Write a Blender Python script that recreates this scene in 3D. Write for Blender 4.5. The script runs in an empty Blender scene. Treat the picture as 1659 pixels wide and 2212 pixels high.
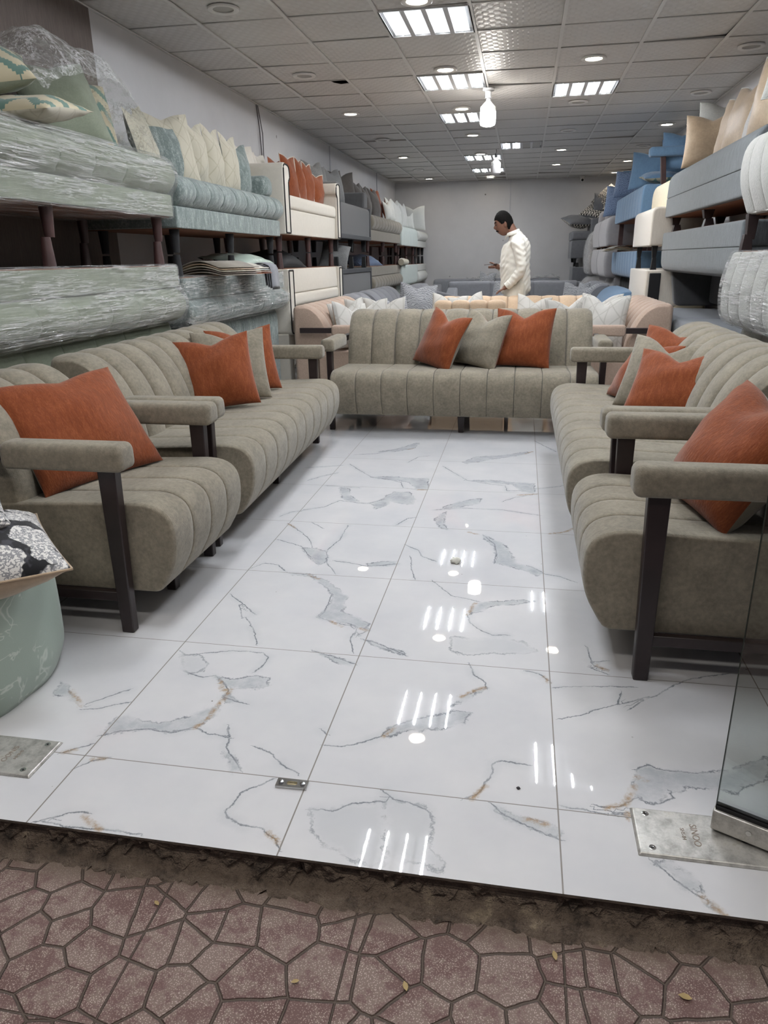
import bpy, bmesh, math, random
import numpy as np
from mathutils import Matrix, Vector, Euler
R = math.radians
PI = math.pi
SC = bpy.context.scene
COL = SC.collection

# ---------------------------------------------------------------- camera, world, exposure
F_PX, YAW, PITCH, ROLL = 1562.8, .1854, -.3365, -.0162
cd = bpy.data.cameras.new('camera')
cam = bpy.data.objects.new('camera', cd)
COL.objects.link(cam)
cy_, sy_, cp_, sp_ = math.cos(YAW), math.sin(YAW), math.cos(PITCH), math.sin(PITCH)
fw_ = Vector((-sy_*cp_, cy_*cp_, sp_)); rt_ = Vector((cy_, sy_, 0)); up_ = rt_.cross(fw_)
r2_ = rt_*math.cos(ROLL) + up_*math.sin(ROLL); u2_ = up_*math.cos(ROLL) - rt_*math.sin(ROLL)
mc = Matrix((r2_, u2_, -fw_)).transposed().to_4x4(); mc.translation = (0, 0, 1.208)
cam.matrix_world = mc
cd.sensor_fit = 'VERTICAL'; cd.sensor_height = 36; cd.sensor_width = 27
cd.lens = 36*F_PX/2212; cd.clip_start = .05; cd.clip_end = 100
SC.camera = cam
SC.view_settings.view_transform = 'Standard'; SC.view_settings.look = 'None'
SC.view_settings.exposure = .62; SC.view_settings.gamma = 1.0
SC.view_settings.use_curve_mapping = False
SC.cycles.use_denoising = True
SC.cycles.max_bounces = 7; SC.cycles.diffuse_bounces = 4; SC.cycles.glossy_bounces = 3
SC.cycles.transparent_max_bounces = 12; SC.cycles.transmission_bounces = 4
SC.cycles.sample_clamp_indirect = 6; SC.cycles.caustics_reflective = False; SC.cycles.caustics_refractive = False
WORLD_STRENGTH = .10
TUBE_STRENGTH = 260.0
DOWNLIGHT_STRENGTH = 34.0
BULB_STRENGTH = 30.0
la = bpy.data.lights.new('pavement_fill_lamp', 'AREA'); la.shape = 'RECTANGLE'; la.size = 3.2; la.size_y = .25; la.energy = 30; la.color = (1, .95, .88)
lo = bpy.data.objects.new('pavement_fill_lamp', la); COL.objects.link(lo); lo.location = (-.3, .15, 2.9)     # unseen area lamp added to brighten the pavement, shining straight down
w = bpy.data.worlds.new('world'); SC.world = w; w.use_nodes = True
w.node_tree.nodes['Background'].inputs[0].default_value = (.95, .92, 1, 1)
w.node_tree.nodes['Background'].inputs[1].default_value = WORLD_STRENGTH

# ---------------------------------------------------------------- materials
def lin(h):
    h = h.lstrip('#')
    o = []
    for i in (0, 2, 4):
        c = int(h[i:i+2], 16)/255
        o.append(c/12.92 if c <= .04045 else ((c+.055)/1.055)**2.4)
    return (*o, 1)
class NT:
    def __init__(s, name):
        s.m = bpy.data.materials.new(name); s.m.use_nodes = True
        s.t = s.m.node_tree; s.b = s.t.nodes['Principled BSDF']; s.out = s.t.nodes['Material Output']
    def n(s, typ, **k):
        nd = s.t.nodes.new(typ)
        for a, v in k.items():
            if a.startswith('i_'):
                nd.inputs[a[2:].replace('_', ' ')].default_value = v
            else: setattr(nd, a, v)
        return nd
    def l(s, a, b): s.t.links.new(a, b)
    def coords(s, kind='Object', scale=None):
        tc = s.n('ShaderNodeTexCoord')
        if scale is None: return tc.outputs[kind]
        mp = s.n('ShaderNodeMapping'); mp.inputs['Scale'].default_value = scale
        s.l(tc.outputs[kind], mp.inputs['Vector']); return mp.outputs[0]
    def noise(s, vec, scale, detail=4, rough=.6, dist=0):
        nd = s.n('ShaderNodeTexNoise'); nd.inputs['Scale'].default_value = scale
        nd.inputs['Detail'].default_value = detail; nd.inputs['Roughness'].default_value = rough
        nd.inputs['Distortion'].default_value = dist
        if vec is not None: s.l(vec, nd.inputs['Vector'])
        return nd.outputs['Fac']
    def ramp(s, fac, stops, interp='LINEAR'):
        nd = s.n('ShaderNodeValToRGB'); cr = nd.color_ramp; cr.interpolation = interp
        while len(cr.elements) < len(stops): cr.elements.new(.5)
        for e, (p, c) in zip(cr.elements, stops):
            e.position = p; e.color = c if len(c) == 4 else (*c, 1)
        s.l(fac, nd.inputs[0]); return nd.outputs[0]
    def val(s, fac, a, b, lo=0., hi=1.):
        nd = s.n('ShaderNodeMapRange'); nd.inputs[1].default_value = a; nd.inputs[2].default_value = b
        nd.inputs[3].default_value = lo; nd.inputs[4].default_value = hi
        s.l(fac, nd.inputs[0]); return nd.outputs[0]
    def math(s, op, a, b=None, c=None):
        nd = s.n('ShaderNodeMath', operation=op)
        for i, v in enumerate((a, b, c)):
            if v is None: continue
            if isinstance(v, (int, float)): nd.inputs[i].default_value = v
            else: s.l(v, nd.inputs[i])
        return nd.outputs[0]
    def mix(s, fac, a, b):
        nd = s.n('ShaderNodeMix', data_type='RGBA')
        for i, v in ((0, fac), (6, a), (7, b)):
            if isinstance(v, (int, float)): nd.inputs[i].default_value = v
            elif isinstance(v, tuple): nd.inputs[i].default_value = v
            else: s.l(v, nd.inputs[i])
        return nd.outputs[2]
    def bump(s, h, strength=.3, dist=.01, normal=None):
        nd = s.n('ShaderNodeBump'); nd.inputs['Strength'].default_value = strength
        nd.inputs['Distance'].default_value = dist; s.l(h, nd.inputs['Height'])
        if normal is not None: s.l(normal, nd.inputs['Normal'])
        return nd.outputs[0]
def shade(c, k): return (min(c[0]*k, 1), min(c[1]*k, 1), min(c[2]*k, 1), 1)
def plain(name, col, rough=.5, metal=0, spec=.5, noise=0, scale=20):
    m = NT(name); c = lin(col); m.b.inputs['Roughness'].default_value = rough
    m.b.inputs['Metallic'].default_value = metal; m.b.inputs['Specular IOR Level'].default_value = spec
    if noise:
        f = m.noise(m.coords(), scale)
        m.l(m.ramp(f, [(.3, shade(c, 1-noise)), (.7, shade(c, 1+noise))]), m.b.inputs['Base Color'])
    else: m.b.inputs['Base Color'].default_value = c
    return m.m
def fabric(name, col, var=.12, scale=14, stretch=(1, 1, 1), sheen=.25, weave=.25, weave_scale=350, col2=None, rough=.85):
    m = NT(name); c = lin(col); v = m.coords('Object', stretch)
    f = m.noise(v, scale, 6, .68); g = m.noise(v, scale*7, 3, .6)
    mixf = m.math('MULTIPLY_ADD', g, .45, m.math('MULTIPLY', f, .55))
    c2 = lin(col2) if col2 else shade(c, 1+var)
    col_o = m.ramp(mixf, [(.34, shade(c, 1-var)), (.5, c), (.66, c2)])
    m.l(col_o, m.b.inputs['Base Color'])
    m.b.inputs['Roughness'].default_value = rough
    m.b.inputs['Specular IOR Level'].default_value = .2
    m.b.inputs['Sheen Weight'].default_value = sheen; m.b.inputs['Sheen Roughness'].default_value = .5
    wv = m.noise(v, weave_scale, 2, .5)
    m.l(m.bump(wv, weave, .004), m.b.inputs['Normal'])
    return m.m
def emit(name, col, strength, tube=False):
    m = NT(name); c = lin(col)
    m.b.inputs['Base Color'].default_value = (.9, .9, .9, 1)
    m.b.inputs['Emission Color'].default_value = c
    m.b.inputs['Emission Strength'].default_value = strength
    if tube:                     # brighter LED strip down the middle of the lens
        x = m.n('ShaderNodeSeparateXYZ'); m.l(m.coords('Generated'), x.inputs[0])
        a = m.math('ABSOLUTE', m.math('SUBTRACT', x.outputs[0], .5))
        m.l(m.val(a, .05, .085, strength*5.5, strength*.30), m.b.inputs['Emission Strength'])
    return m.m
M = {}
SAGE = '#807869'
M['sage'] = fabric('sage_velour', SAGE, .30, 10, sheen=.22, weave=.3, weave_scale=260)
M['sage_dark'] = fabric('sage_backing', '#7d7768', .1, 14)
M['orange'] = fabric('rust_chenille', '#7b3d1d', .24, 60, (1, 1, .25), .2, .5, 160, '#8f512d')
M['peach'] = fabric('peach_boucle', '#ae9888', .16, 90, sheen=.2, weave=.6, weave_scale=120)
M['peach_pale'] = fabric('peach_boucle_pale', '#c0a88e', .14, 90, sheen=.2, weave=.6, weave_scale=120)
M['green'] = fabric('pale_green_velvet', '#858b79', .14, 18, (1, 3, 1), .3)
M['teal'] = fabric('teal_crushed_velvet', '#747f7c', .36, 22, (1.8, 1, .55), .3, .3, 200, '#afb5b1')
M['ivory'] = fabric('ivory_linen', '#cbc5b9', .05, 30, weave=.35)
M['charcoal'] = fabric('charcoal_linen', '#505051', .12, 40, (1, 1, .3), weave=.35)
M['taupe'] = fabric('taupe_velour', '#7d766a', .2, 30, (2, 1, .4))
M['mint'] = fabric('pale_mint_fabric', '#b9c2bd', .05, 30)
M['white'] = fabric('white_fabric', '#c3c4bf', .05, 30)
M['boucle'] = fabric('white_boucle', '#a7a6a0', .14, 60, weave=.8, weave_scale=110)
M['grey'] = fabric('mid_grey_melange', '#5f6365', .30, 55, (1, 1, .22), weave=.5, weave_scale=160)
M['steel'] = fabric('steel_grey_velvet', '#7f8085', .1, 16)
M['lilac'] = fabric('warm_grey_fabric', '#a19e9f', .07, 30)
M['cream'] = fabric('cream_slub_linen', '#cec6ba', .1, 30, (6, 3, .4), weave=.3)
M['cream_leather'] = plain('cream_leatherette', '#ddd0b4', .45, noise=.05)
M['blue'] = fabric('denim_blue_fabric', '#64809b', .14, 30, (1, 1, .5))
M['darkgrey'] = fabric('dark_grey_velour', '#66676b', .15, 20)
M['umber'] = fabric('dark_umber_velour', '#57524e', .15, 20)
M['slate'] = fabric('slate_grey_leather', '#666a70', .06, 20, rough=.5)
M['champagne'] = fabric('champagne_satin', '#aa957c', .14, 9, sheen=.3, weave=.1, rough=.45)
M['cream_print'] = None
M['wood'] = plain('dark_walnut_lacquer', '#2a2020', .38, noise=.25, scale=12)
M['wood_red'] = plain('mahogany_lacquer', '#45302e', .4, noise=.2, scale=12)
M['black'] = plain('black_fabric', '#141416', .8)
M['ply'] = plain('raw_underside_board', '#7a5138', .8, noise=.2)
M['void'] = plain('near_black_matte', '#2a2928', .9)
M['steel_metal'] = None
def patterned(name, base, fg, kind, scale=1.0, fg2=None):
    """woven or printed cushion cloth"""
    m = NT(name); v = m.coords('Object'); cb, cf = lin(base), lin(fg)
    x = m.n('ShaderNodeSeparateXYZ'); m.l(v, x.inputs[0])
    X, Z = x.outputs[0], x.outputs[2]
    if kind == 'zigzag':
        tri = m.math('PINGPONG', m.math('ADD', X, 5), .075/scale)
        f = m.math('FRACT', m.math('MULTIPLY', m.math('ADD', Z, m.math('SNAP', tri, .012)), 7*scale))
        col = m.ramp(f, [(0, cb), (.38, lin(fg2) if fg2 else cb), (.52, cf), (.9, cb)], 'CONSTANT')
    elif kind == 'diamond':
        a = m.math('PINGPONG', m.math('ADD', X, 5), .06/scale); b = m.math('PINGPONG', m.math('ADD', Z, 5), .06/scale)
        f = m.math('FRACT', m.math('MULTIPLY', m.math('ADD', a, b), 22*scale))
        col = m.ramp(f, [(0, cb), (.5, cf)], 'CONSTANT')
    elif kind == 'leaf':
        a = m.math('ABSOLUTE', m.math('SUBTRACT', m.math('FRACT', m.math('MULTIPLY', m.math('ADD', X, Z), 7*scale)), .5))
        b = m.math('ABSOLUTE', m.math('SUBTRACT', m.math('FRACT', m.math('MULTIPLY', m.math('SUBTRACT', X, Z), 7*scale)), .5))
        f = m.math('MINIMUM', m.math('MINIMUM', a, b), m.math('ABSOLUTE', m.math('SUBTRACT', m.math('FRACT', m.math('MULTIPLY', X, 10*scale)), .5)))
        col = m.ramp(f, [(.02, cf), (.06, cb)])
    elif kind == 'floral':
        vo = m.n('ShaderNodeTexVoronoi', feature='F1'); vo.inputs['Scale'].default_value = 9*scale
        nz = m.n('ShaderNodeTexNoise'); nz.inputs['Scale'].default_value = 22*scale; m.l(v, nz.inputs['Vector'])
        vm = m.n('ShaderNodeVectorMath', operation='MULTIPLY_ADD'); m.l(nz.outputs['Color'], vm.inputs[0])
        vm.inputs[1].default_value = (.05, .05, .05); m.l(v, vm.inputs[2]); m.l(vm.outputs[0], vo.inputs['Vector'])
        n2 = m.noise(v, 70*scale, 2)
        petals = m.ramp(n2, [(.42, cb), (.47, lin(fg2 or '#8a8a8c')), (.6, cb)], 'CONSTANT')
        col = m.mix(m.val(vo.outputs['Distance'], .57, .60), petals, m.ramp(m.noise(v, 30*scale, 2), [(.5, cf), (.62, lin('#3a3a40'))]))
    elif kind == 'swirl':
        wv = m.n('ShaderNodeTexWave', wave_type='RINGS', rings_direction='SPHERICAL'); wv.inputs['Scale'].default_value = 14*scale
        wv.inputs['Distortion'].default_value = 7; wv.inputs['Detail'].default_value = 1; wv.inputs['Detail Scale'].default_value = 1.5
        m.l(v, wv.inputs['Vector']); col = m.ramp(wv.outputs['Fac'], [(.4, cb), (.6, cf)])
    elif kind == 'veins':
        f = m.noise(v, 5*scale, 3, .6, 1.5)
        f = m.math('ABSOLUTE', m.math('SUBTRACT', f, .5))
        col = m.mix(m.math('MULTIPLY', m.val(f, .002, .02, 1, 0), m.val(m.noise(v, 3), .48, .55)), cb, cf)
    m.l(col, m.b.inputs['Base Color'])
    m.b.inputs['Roughness'].default_value = .7 if kind != 'veins' else .38
    m.b.inputs['Specular IOR Level'].default_value = .25
    m.b.inputs['Sheen Weight'].default_value = .2
    m.l(m.bump(m.noise(v, 300, 2), .2, .003), m.b.inputs['Normal'])
    return m.m
M['leafprint'] = patterned('cream_leaf_jacquard', '#b9b3a1', '#aca592', 'leaf')
M['kilim'] = patterned('green_cream_kilim', '#b6ab90', '#5f7a70', 'zigzag', 1, '#b6ab90')
M['floral'] = patterned('black_white_floral', '#d5d2cd', '#17171a', 'floral', 1.1)
M['satin'] = patterned('pale_green_satin', '#9dab9f', '#c0c9be', 'veins')
M['starburst'] = patterned('white_starburst_weave', '#b9b7b1', '#aaa7a0', 'leaf', .8)
M['silver'] = patterned('silver_wavy_jacquard', '#a5a6a8', '#7e7f83', 'swirl')
M['geo'] = patterned('black_white_geometric', '#c9c2b6', '#1d1a1a', 'diamond')
M['navyprint'] = patterned('navy_pattern_weave', '#3c4c68', '#7d90ad', 'swirl', 2)
M['silverprint'] = patterned('silver_crackle_weave', '#cfcbc6', '#a6a5a6', 'swirl', 3)
M['greyfleck'] = patterned('grey_fleck_weave', '#515254', '#6f706f', 'swirl', 2.2)
def film_mat(amt=1.0, name='clear_stretch_film', sc=(2.2, 22, 46)):
    m = NT(name)
    f = m.noise(m.coords('Object', sc), 2.0, 4, .65, .7); g = m.noise(m.coords('Object', tuple(q*.45 for q in sc)), 2.0, 3, .6)
    big = m.noise(m.coords('Object', (1.6, 6, 7)), 1.5, 3, .6)
    nrm = m.bump(f, 1.0, .05, m.bump(g, .8, .05))
    gl = m.n('ShaderNodeBsdfGlossy'); gl.inputs['Roughness'].default_value = .2; gl.inputs['Color'].default_value = (1, 1, 1, 1)
    m.l(nrm, gl.inputs['Normal'])
    tr = m.n('ShaderNodeBsdfTransparent'); tr.inputs[0].default_value = (.95, .955, .95, 1)
    df = m.n('ShaderNodeBsdfDiffuse'); df.inputs['Color'].default_value = (.93, .935, .93, 1)
    ridge = m.val(m.math('ABSOLUTE', m.math('SUBTRACT', f, .5)), .004, .035, 1, 0)
    ridge2 = m.val(m.math('ABSOLUTE', m.math('SUBTRACT', g, .52)), .004, .05, .7, 0)
    streak = m.math('MULTIPLY', m.math('MAXIMUM', ridge, ridge2), m.val(big, .43, .58, .10, 1))  # paints glints as white diffuse streaks, besides the film's own whitened wrinkles
    m1 = m.n('ShaderNodeMixShader'); m.l(m.math('MULTIPLY_ADD', streak, .60*amt, .03), m1.inputs[0]); m.l(tr.outputs[0], m1.inputs[1]); m.l(df.outputs[0], m1.inputs[2])
    m2 = m.n('ShaderNodeMixShader'); m.l(m.math('MULTIPLY_ADD', streak, .55*amt, .08), m2.inputs[0]); m.l(m1.outputs[0], m2.inputs[1]); m.l(gl.outputs[0], m2.inputs[2])
    m.l(m2.outputs[0], m.out.inputs[0])
    return m.m
M['film'] = film_mat()
M['film_loose'] = film_mat(.75, 'loose_stretch_film', (14, 14, 14))
def brushed():
    m = NT('scratched_stainless_steel')
    v = m.coords('Object', (1, 1, 1)); f = m.noise(m.coords('Object', (6, 160, 60)), 3, 4); g = m.noise(v, 30, 5, .7)
    m.l(m.ramp(g, [(.3, lin('#8f8c86')), (.6, lin('#c3c1bb')), (.8, lin('#a39c8c'))]), m.b.inputs['Base Color'])
    m.b.inputs['Metallic'].default_value = .55
    m.l(m.val(g, .3, .7, .28, .5), m.b.inputs['Roughness'])
    m.l(m.bump(f, .12, .002), m.b.inputs['Normal'])
    return m.m
M['steel_metal'] = brushed()
M['chrome'] = plain('polished_steel', '#c9c9c9', .15, 1)
M['glow_troffer'] = emit('troffer_lens_glow', '#eef6ff', .75)
M['glow_tube'] = emit('led_tube_glow', '#f3f8ff', TUBE_STRENGTH)
M['glow_down'] = emit('downlight_glow', '#fff3de', DOWNLIGHT_STRENGTH)
M['glow_bulb'] = emit('bulb_glow', '#fffaf2', BULB_STRENGTH)
M['off_lens'] = plain('unlit_lens', '#a5a39e', .4)
M['offwhite'] = plain('white_plastic', '#dedcd8', .4)

# ---------------------------------------------------------------- object helpers
def mesh_obj(name, verts, faces, mat=None, parent=None, smooth=True, mats=None, fm=None, sharp=None):
    me = bpy.data.meshes.new(name); me.from_pydata([tuple(map(float, v)) for v in verts], [], faces); me.update()
    for mm in (mats or [mat]):
        me.materials.append(mm)
    if fm is not None: me.polygons.foreach_set('material_index', fm)
    if smooth:
        me.polygons.foreach_set('use_smooth', [True]*len(me.polygons))
        if sharp: me.set_sharp_from_angle(angle=R(sharp))
    o = bpy.data.objects.new(name, me); COL.objects.link(o)
    if parent: o.parent = parent
    return o
def empty(name, loc=(0, 0, 0), rot=(0, 0, 0)):
    o = bpy.data.objects.new(name, None); COL.objects.link(o); o.location = loc; o.rotation_euler = rot
    o.empty_display_size = .1; return o
def tag(o, label=None, cat=None, group=None, kind=None):
    if label: o['label'] = label
    if cat: o['category'] = cat
    if group: o['group'] = group
    if kind: o['kind'] = kind
    return o
def dup(root, loc, rot=None, **tags):
    r = root.copy(); COL.objects.link(r); r.location = loc
    if rot is not None: r.rotation_euler = rot
    for ch in list(root.children):
        c = ch.copy(); COL.objects.link(c); c.parent = r
        for g in ch.children:
            d = g.copy(); COL.objects.link(d); d.parent = c
    return tag(r, **tags)
class MB:
    """collects boxes, tubes, lathes into one mesh"""
    def __init__(s): s.v = []; s.f = []
    def add(s, v, f):
        k = len(s.v); s.v += [tuple(p) for p in v]; s.f += [[i+k for i in q] for q in f]; return s
    def box(s, x0, x1, y0, y1, z0, z1, top=None):
        a = [(x0, y0, z0), (x1, y0, z0), (x1, y1, z0), (x0, y1, z0)]
        t = top or (x0, x1, y0, y1)
        a += [(t[0], t[2], z1), (t[1], t[2], z1), (t[1], t[3], z1), (t[0], t[3], z1)]
        return s.add(a, [[3, 2, 1, 0], [4, 5, 6, 7], [0, 1, 5, 4], [1, 2, 6, 5], [2, 3, 7, 6], [3, 0, 4, 7]])
    def bar(s, p, q, w, h, w2=None, h2=None):
        """tapered rectangular bar from p to q"""
        p, q = Vector(p), Vector(q); d = (q-p).normalized()
        a = Vector((1, 0, 0)) if abs(d.x) < .9 else Vector((0, 1, 0))
        u = (a - d*a.dot(d)).normalized(); n = d.cross(u); w2 = w2 or w; h2 = h2 or h; v = []
        for c, ww, hh in ((p, w, h), (q, w2, h2)):
            for i, j in ((-1, -1), (1, -1), (1, 1), (-1, 1)): v.append(c+u*i*ww/2+n*j*hh/2)
        return s.add(v, [[3, 2, 1, 0], [4, 5, 6, 7], [0, 1, 5, 4], [1, 2, 6, 5], [2, 3, 7, 6], [3, 0, 4, 7]])
    def lathe(s, prof, n=24, c=(0, 0, 0), cap=True):
        v = []; f = []
        for r, z in prof:
            for i in range(n):
                t = 2*PI*i/n; v.append((c[0]+r*math.cos(t), c[1]+r*math.sin(t), c[2]+z))
        for k in range(len(prof)-1):
            for i in range(n):
                j = (i+1) % n; f.append([k*n+i, k*n+j, (k+1)*n+j, (k+1)*n+i])
        if cap: f.append(list(range(n))[::-1]); f.append([(len(prof)-1)*n+i for i in range(n)])
        return s.add(v, f)
    def tube(s, pts, r, n=6):
        pts = [Vector(p) for p in pts]; v = []; f = []
        for k, p in enumerate(pts):
            d = (pts[min(k+1, len(pts)-1)]-pts[max(k-1, 0)]).normalized()
            a = Vector((0, 0, 1)) if abs(d.z) < .9 else Vector((1, 0, 0))
            u = d.cross(a).normalized(); w_ = d.cross(u); rr = r[k] if isinstance(r, (list, tuple)) else r
            for i in range(n):
                t = 2*PI*i/n; v.append(p+u*rr*math.cos(t)+w_*rr*math.sin(t))
        for k in range(len(pts)-1):
            for i in range(n):
                j = (i+1) % n; f.append([k*n+i, k*n+j, (k+1)*n+j, (k+1)*n+i])
        f.append(list(range(n))[::-1]); f.append([(len(pts)-1)*n+i for i in range(n)])
        return s.add(v, f)
    def build(s, name, mat, parent=None, smooth=False, sharp=35, bevel=0):
        o = mesh_obj(name, s.v, s.f, mat, parent, smooth or bevel > 0, sharp=sharp if smooth else None)
        if bevel:
            b = o.modifiers.new('edge', 'BEVEL'); b.width = bevel; b.segments = 2; b.limit_method = 'ANGLE'; b.angle_limit = R(40)
            o.data.set_sharp_from_angle(angle=R(40))
        return o
def rprof(pts, seg=6):
    """closed profile with rounded corners from (a, b, radius)"""
    out = []; n = len(pts)
    for i, (a, b, r) in enumerate(pts):
        P = Vector((a, b)); A = Vector(pts[i-1][:2]); B = Vector(pts[(i+1) % n][:2])
        if r <= 0: out.append(P); continue
        da = A-P; db = B-P
        p0 = P+da.normalized()*min(r, da.length*.5); p2 = P+db.normalized()*min(r, db.length*.5)
        for k in range(seg+1):
            t = k/seg; out.append(p0*(1-t)**2+P*2*t*(1-t)+p2*t*t)
    return np.array([tuple(p) for p in out])
def loft(prof, L, n=1, depth=0., er=.03, power=2.6, wfun=None, axis='x', off=0., seams=None, chfun=None):
    """upholstered block: closed profile swept along its length with n stuffed channels and rounded ends"""
    P = np.asarray(prof, float)
    area = np.sum(P[:, 0]*np.roll(P[:, 1], -1)-np.roll(P[:, 0], -1)*P[:, 1])
    if area < 0: P = P[::-1]
    e = np.roll(P, -1, 0)-P; ln = np.linalg.norm(e, axis=1, keepdims=True); e = e/np.maximum(ln, 1e-9)
    nr = np.stack([e[:, 1], -e[:, 0]], 1); N = nr+np.roll(nr, 1, 0); N /= np.maximum(np.linalg.norm(N, axis=1, keepdims=True), 1e-6)
    wt = np.array([wfun(p[0], p[1], q[0], q[1]) for p, q in zip(P, N)]) if wfun else np.ones(len(P))
    st = set(); edges = seams or [L*k/n for k in range(n+1)]
    us = (0, .012, .035, .08, .16, .3, .5, .7, .84, .92, .965, .988, 1) if depth else (0, .5, 1)
    for a, b in zip(edges[:-1], edges[1:]):
        for u in us: st.add(round(a+(b-a)*u, 5))
    if er:
        for k in range(6):
            d = er*(1-math.cos(PI/2*k/5)); st.add(round(d, 5)); st.add(round(L-d, 5))
    st = sorted(st); V = []; m = len(P)
    for x in st:
        d = min(x, L-x); ins = er-math.sqrt(max(er*er-(er-d)**2, 0)) if er and d < er else 0
        pf = 0
        if depth:
            for a, b in zip(edges[:-1], edges[1:]):
                if a-1e-6 <= x <= b+1e-6:
                    u = min(max((x-a)/(b-a), 0), 1); pf = -depth*(1-(max(1-abs(2*u-1)**power, 0))**(1/power)); break
            if d < er*.6: pf = 0 if d < 1e-6 else pf*d/(er*.6)
        Q = P+N*(off+pf*wt)[:, None]
        if ins:
            lo, hi = Q.min(0), Q.max(0); c_ = (lo+hi)/2; Q = c_+(Q-c_)*np.maximum(1-2*ins/np.maximum(hi-lo, 1e-6), .05)
        if axis == 'x': V += [(x-L/2, q[0], q[1]) for q in Q]
        elif axis == 'y': V += [(q[0], x-L/2, q[1]) for q in Q]
        else: V += [(q[0], q[1], x-L/2) for q in Q]
    F = []
    for k in range(len(st)-1):
        for i in range(m):
            j = (i+1) % m; F.append([k*m+i, k*m+j, (k+1)*m+j, (k+1)*m+i])
    F.append(list(range(m))[::-1]); F.append([(len(st)-1)*m+i for i in range(m)])
    if axis == 'y': F = [q[::-1] for q in F]
    return V, F
def up(name, mat, parent, prof, L, loc=(0, 0, 0), **k):
    V, F = loft(prof, L, **k)
    o = mesh_obj(name, V, F, mat, parent, True, sharp=50); o.location = loc; return o
def front_top(y, z, ny, nz): return 1. if (ny < .3 and nz > -.75) else 0.

# ---------------------------------------------------------------- setting: floor with printed marble tiles
XL, XR, YF, YB, HC = -2.74, 1.92, 1.16, 16.5, 2.709
TX0, TY0, TS = -1.0644, 1.400, .6
VEIN_FILLS=[[-0.127,3.135,-0.077,3.089,-0.024,3.031,0.006,2.924,0.025,2.834,0.077,2.808,0.135,2.752,0.110,2.717,0.059,2.762,0.017,2.778,-0.027,2.804,-0.063,2.822,-0.057,2.915,-0.070,3.012,-0.121,3.096],[-0.890,2.602,-0.789,2.595,-0.702,2.536,-0.630,2.449,-0.597,2.416,-0.601,2.361,-0.583,2.286,-0.530,2.261,-0.474,2.213,-0.468,2.168,-0.524,2.198,-0.588,2.212,-0.629,2.222,-0.666,2.240,-0.656,2.292,-0.648,2.354,-0.661,2.425,-0.722,2.513,-0.792,2.574,-0.866,2.584],[-0.914,2.866,-0.848,2.875,-0.789,2.834,-0.765,2.742,-0.786,2.683,-0.846,2.766],[-0.726,3.516,-0.676,3.613,-0.649,3.729,-0.557,3.741,-0.513,3.635,-0.509,3.528,-0.572,3.537,-0.633,3.564,-0.650,3.475,-0.688,3.436],[-0.347,3.516,-0.268,3.614,-0.161,3.682,-0.168,3.592,-0.261,3.528,-0.345,3.493],[-0.318,4.389,-0.247,4.527,-0.114,4.570,-0.007,4.637,0.088,4.703,0.074,4.630,-0.085,4.520,-0.201,4.428,-0.289,4.357],[-0.833,3.994,-0.713,4.031,-0.583,4.004,-0.486,4.017,-0.464,3.793,-0.531,3.803,-0.583,3.919,-0.687,3.947,-0.792,3.977],[-0.275,4.001,-0.119,4.021,0.001,3.995,0.119,3.990,0.116,3.793,0.037,3.840,0.002,3.954,-0.153,3.975],[-0.895,4.584,-0.769,4.685,-0.676,4.845,-0.654,4.848,-0.669,4.697,-0.783,4.597],[-0.110,2.435,-0.034,2.464,0.059,2.487,0.098,2.484,0.036,2.448,-0.048,2.427,-0.106,2.359,-0.139,2.337],[-0.588,2.734,-0.539,2.764,-0.470,2.785,-0.472,2.740,-0.531,2.720,-0.579,2.713],[-0.620,2.007,-0.575,1.987,-0.515,1.970,-0.470,1.951,-0.478,1.930,-0.524,1.949,-0.580,1.979],[-0.459,2.102,-0.396,2.076,-0.335,2.051,-0.318,2.027,-0.362,2.040,-0.423,2.065],[-0.962,3.786,-0.894,3.755,-0.874,3.642,-0.799,3.542,-0.844,3.536,-0.901,3.582],[-0.371,3.334,-0.328,3.435,-0.323,3.280,-0.293,3.182,-0.342,3.218],[-1.075,1.571,-1.045,1.581,-0.992,1.562,-0.913,1.569,-0.867,1.604,-0.833,1.655,-0.798,1.672,-0.802,1.631,-0.810,1.586,-0.831,1.556,-0.885,1.526,-0.955,1.531,-1.013,1.511,-1.067,1.485],[-0.876,1.808,-0.821,1.804,-0.772,1.831,-0.711,1.828,-0.703,1.784,-0.747,1.764,-0.800,1.750,-0.847,1.793],[-0.813,1.711,-0.803,1.731,-0.764,1.695,-0.795,1.684],[-1.318,1.643,-1.331,1.704,-1.306,1.695,-1.256,1.641,-1.208,1.601,-1.270,1.639],[-0.721,1.469,-0.691,1.473,-0.644,1.417,-0.662,1.400,-0.686,1.446],[0.336,1.576,0.364,1.596,0.384,1.584,0.427,1.578,0.476,1.581,0.533,1.595,0.570,1.614,0.628,1.650,0.667,1.674,0.640,1.583,0.579,1.548,0.552,1.523,0.501,1.527,0.437,1.520,0.402,1.498,0.369,1.458,0.337,1.453,0.320,1.477,0.317,1.513],[-0.313,1.613,-0.283,1.660,-0.230,1.695,-0.156,1.734,-0.131,1.744,-0.092,1.744,-0.102,1.699,-0.137,1.672,-0.192,1.653,-0.253,1.633,-0.299,1.605],[-0.147,1.769,-0.123,1.808,-0.093,1.849,-0.053,1.880,-0.078,1.839,-0.109,1.799],[-0.008,1.388,0.035,1.361,0.081,1.358,0.117,1.346,0.137,1.331,0.133,1.310,0.101,1.319,0.056,1.339,0.019,1.351,-0.002,1.370],[0.325,1.276,0.362,1.279,0.382,1.261,0.402,1.246,0.417,1.217,0.406,1.206,0.377,1.213,0.360,1.239,0.336,1.263],[0.406,1.206,0.424,1.187,0.442,1.158,0.427,1.166,0.407,1.189]]
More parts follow.
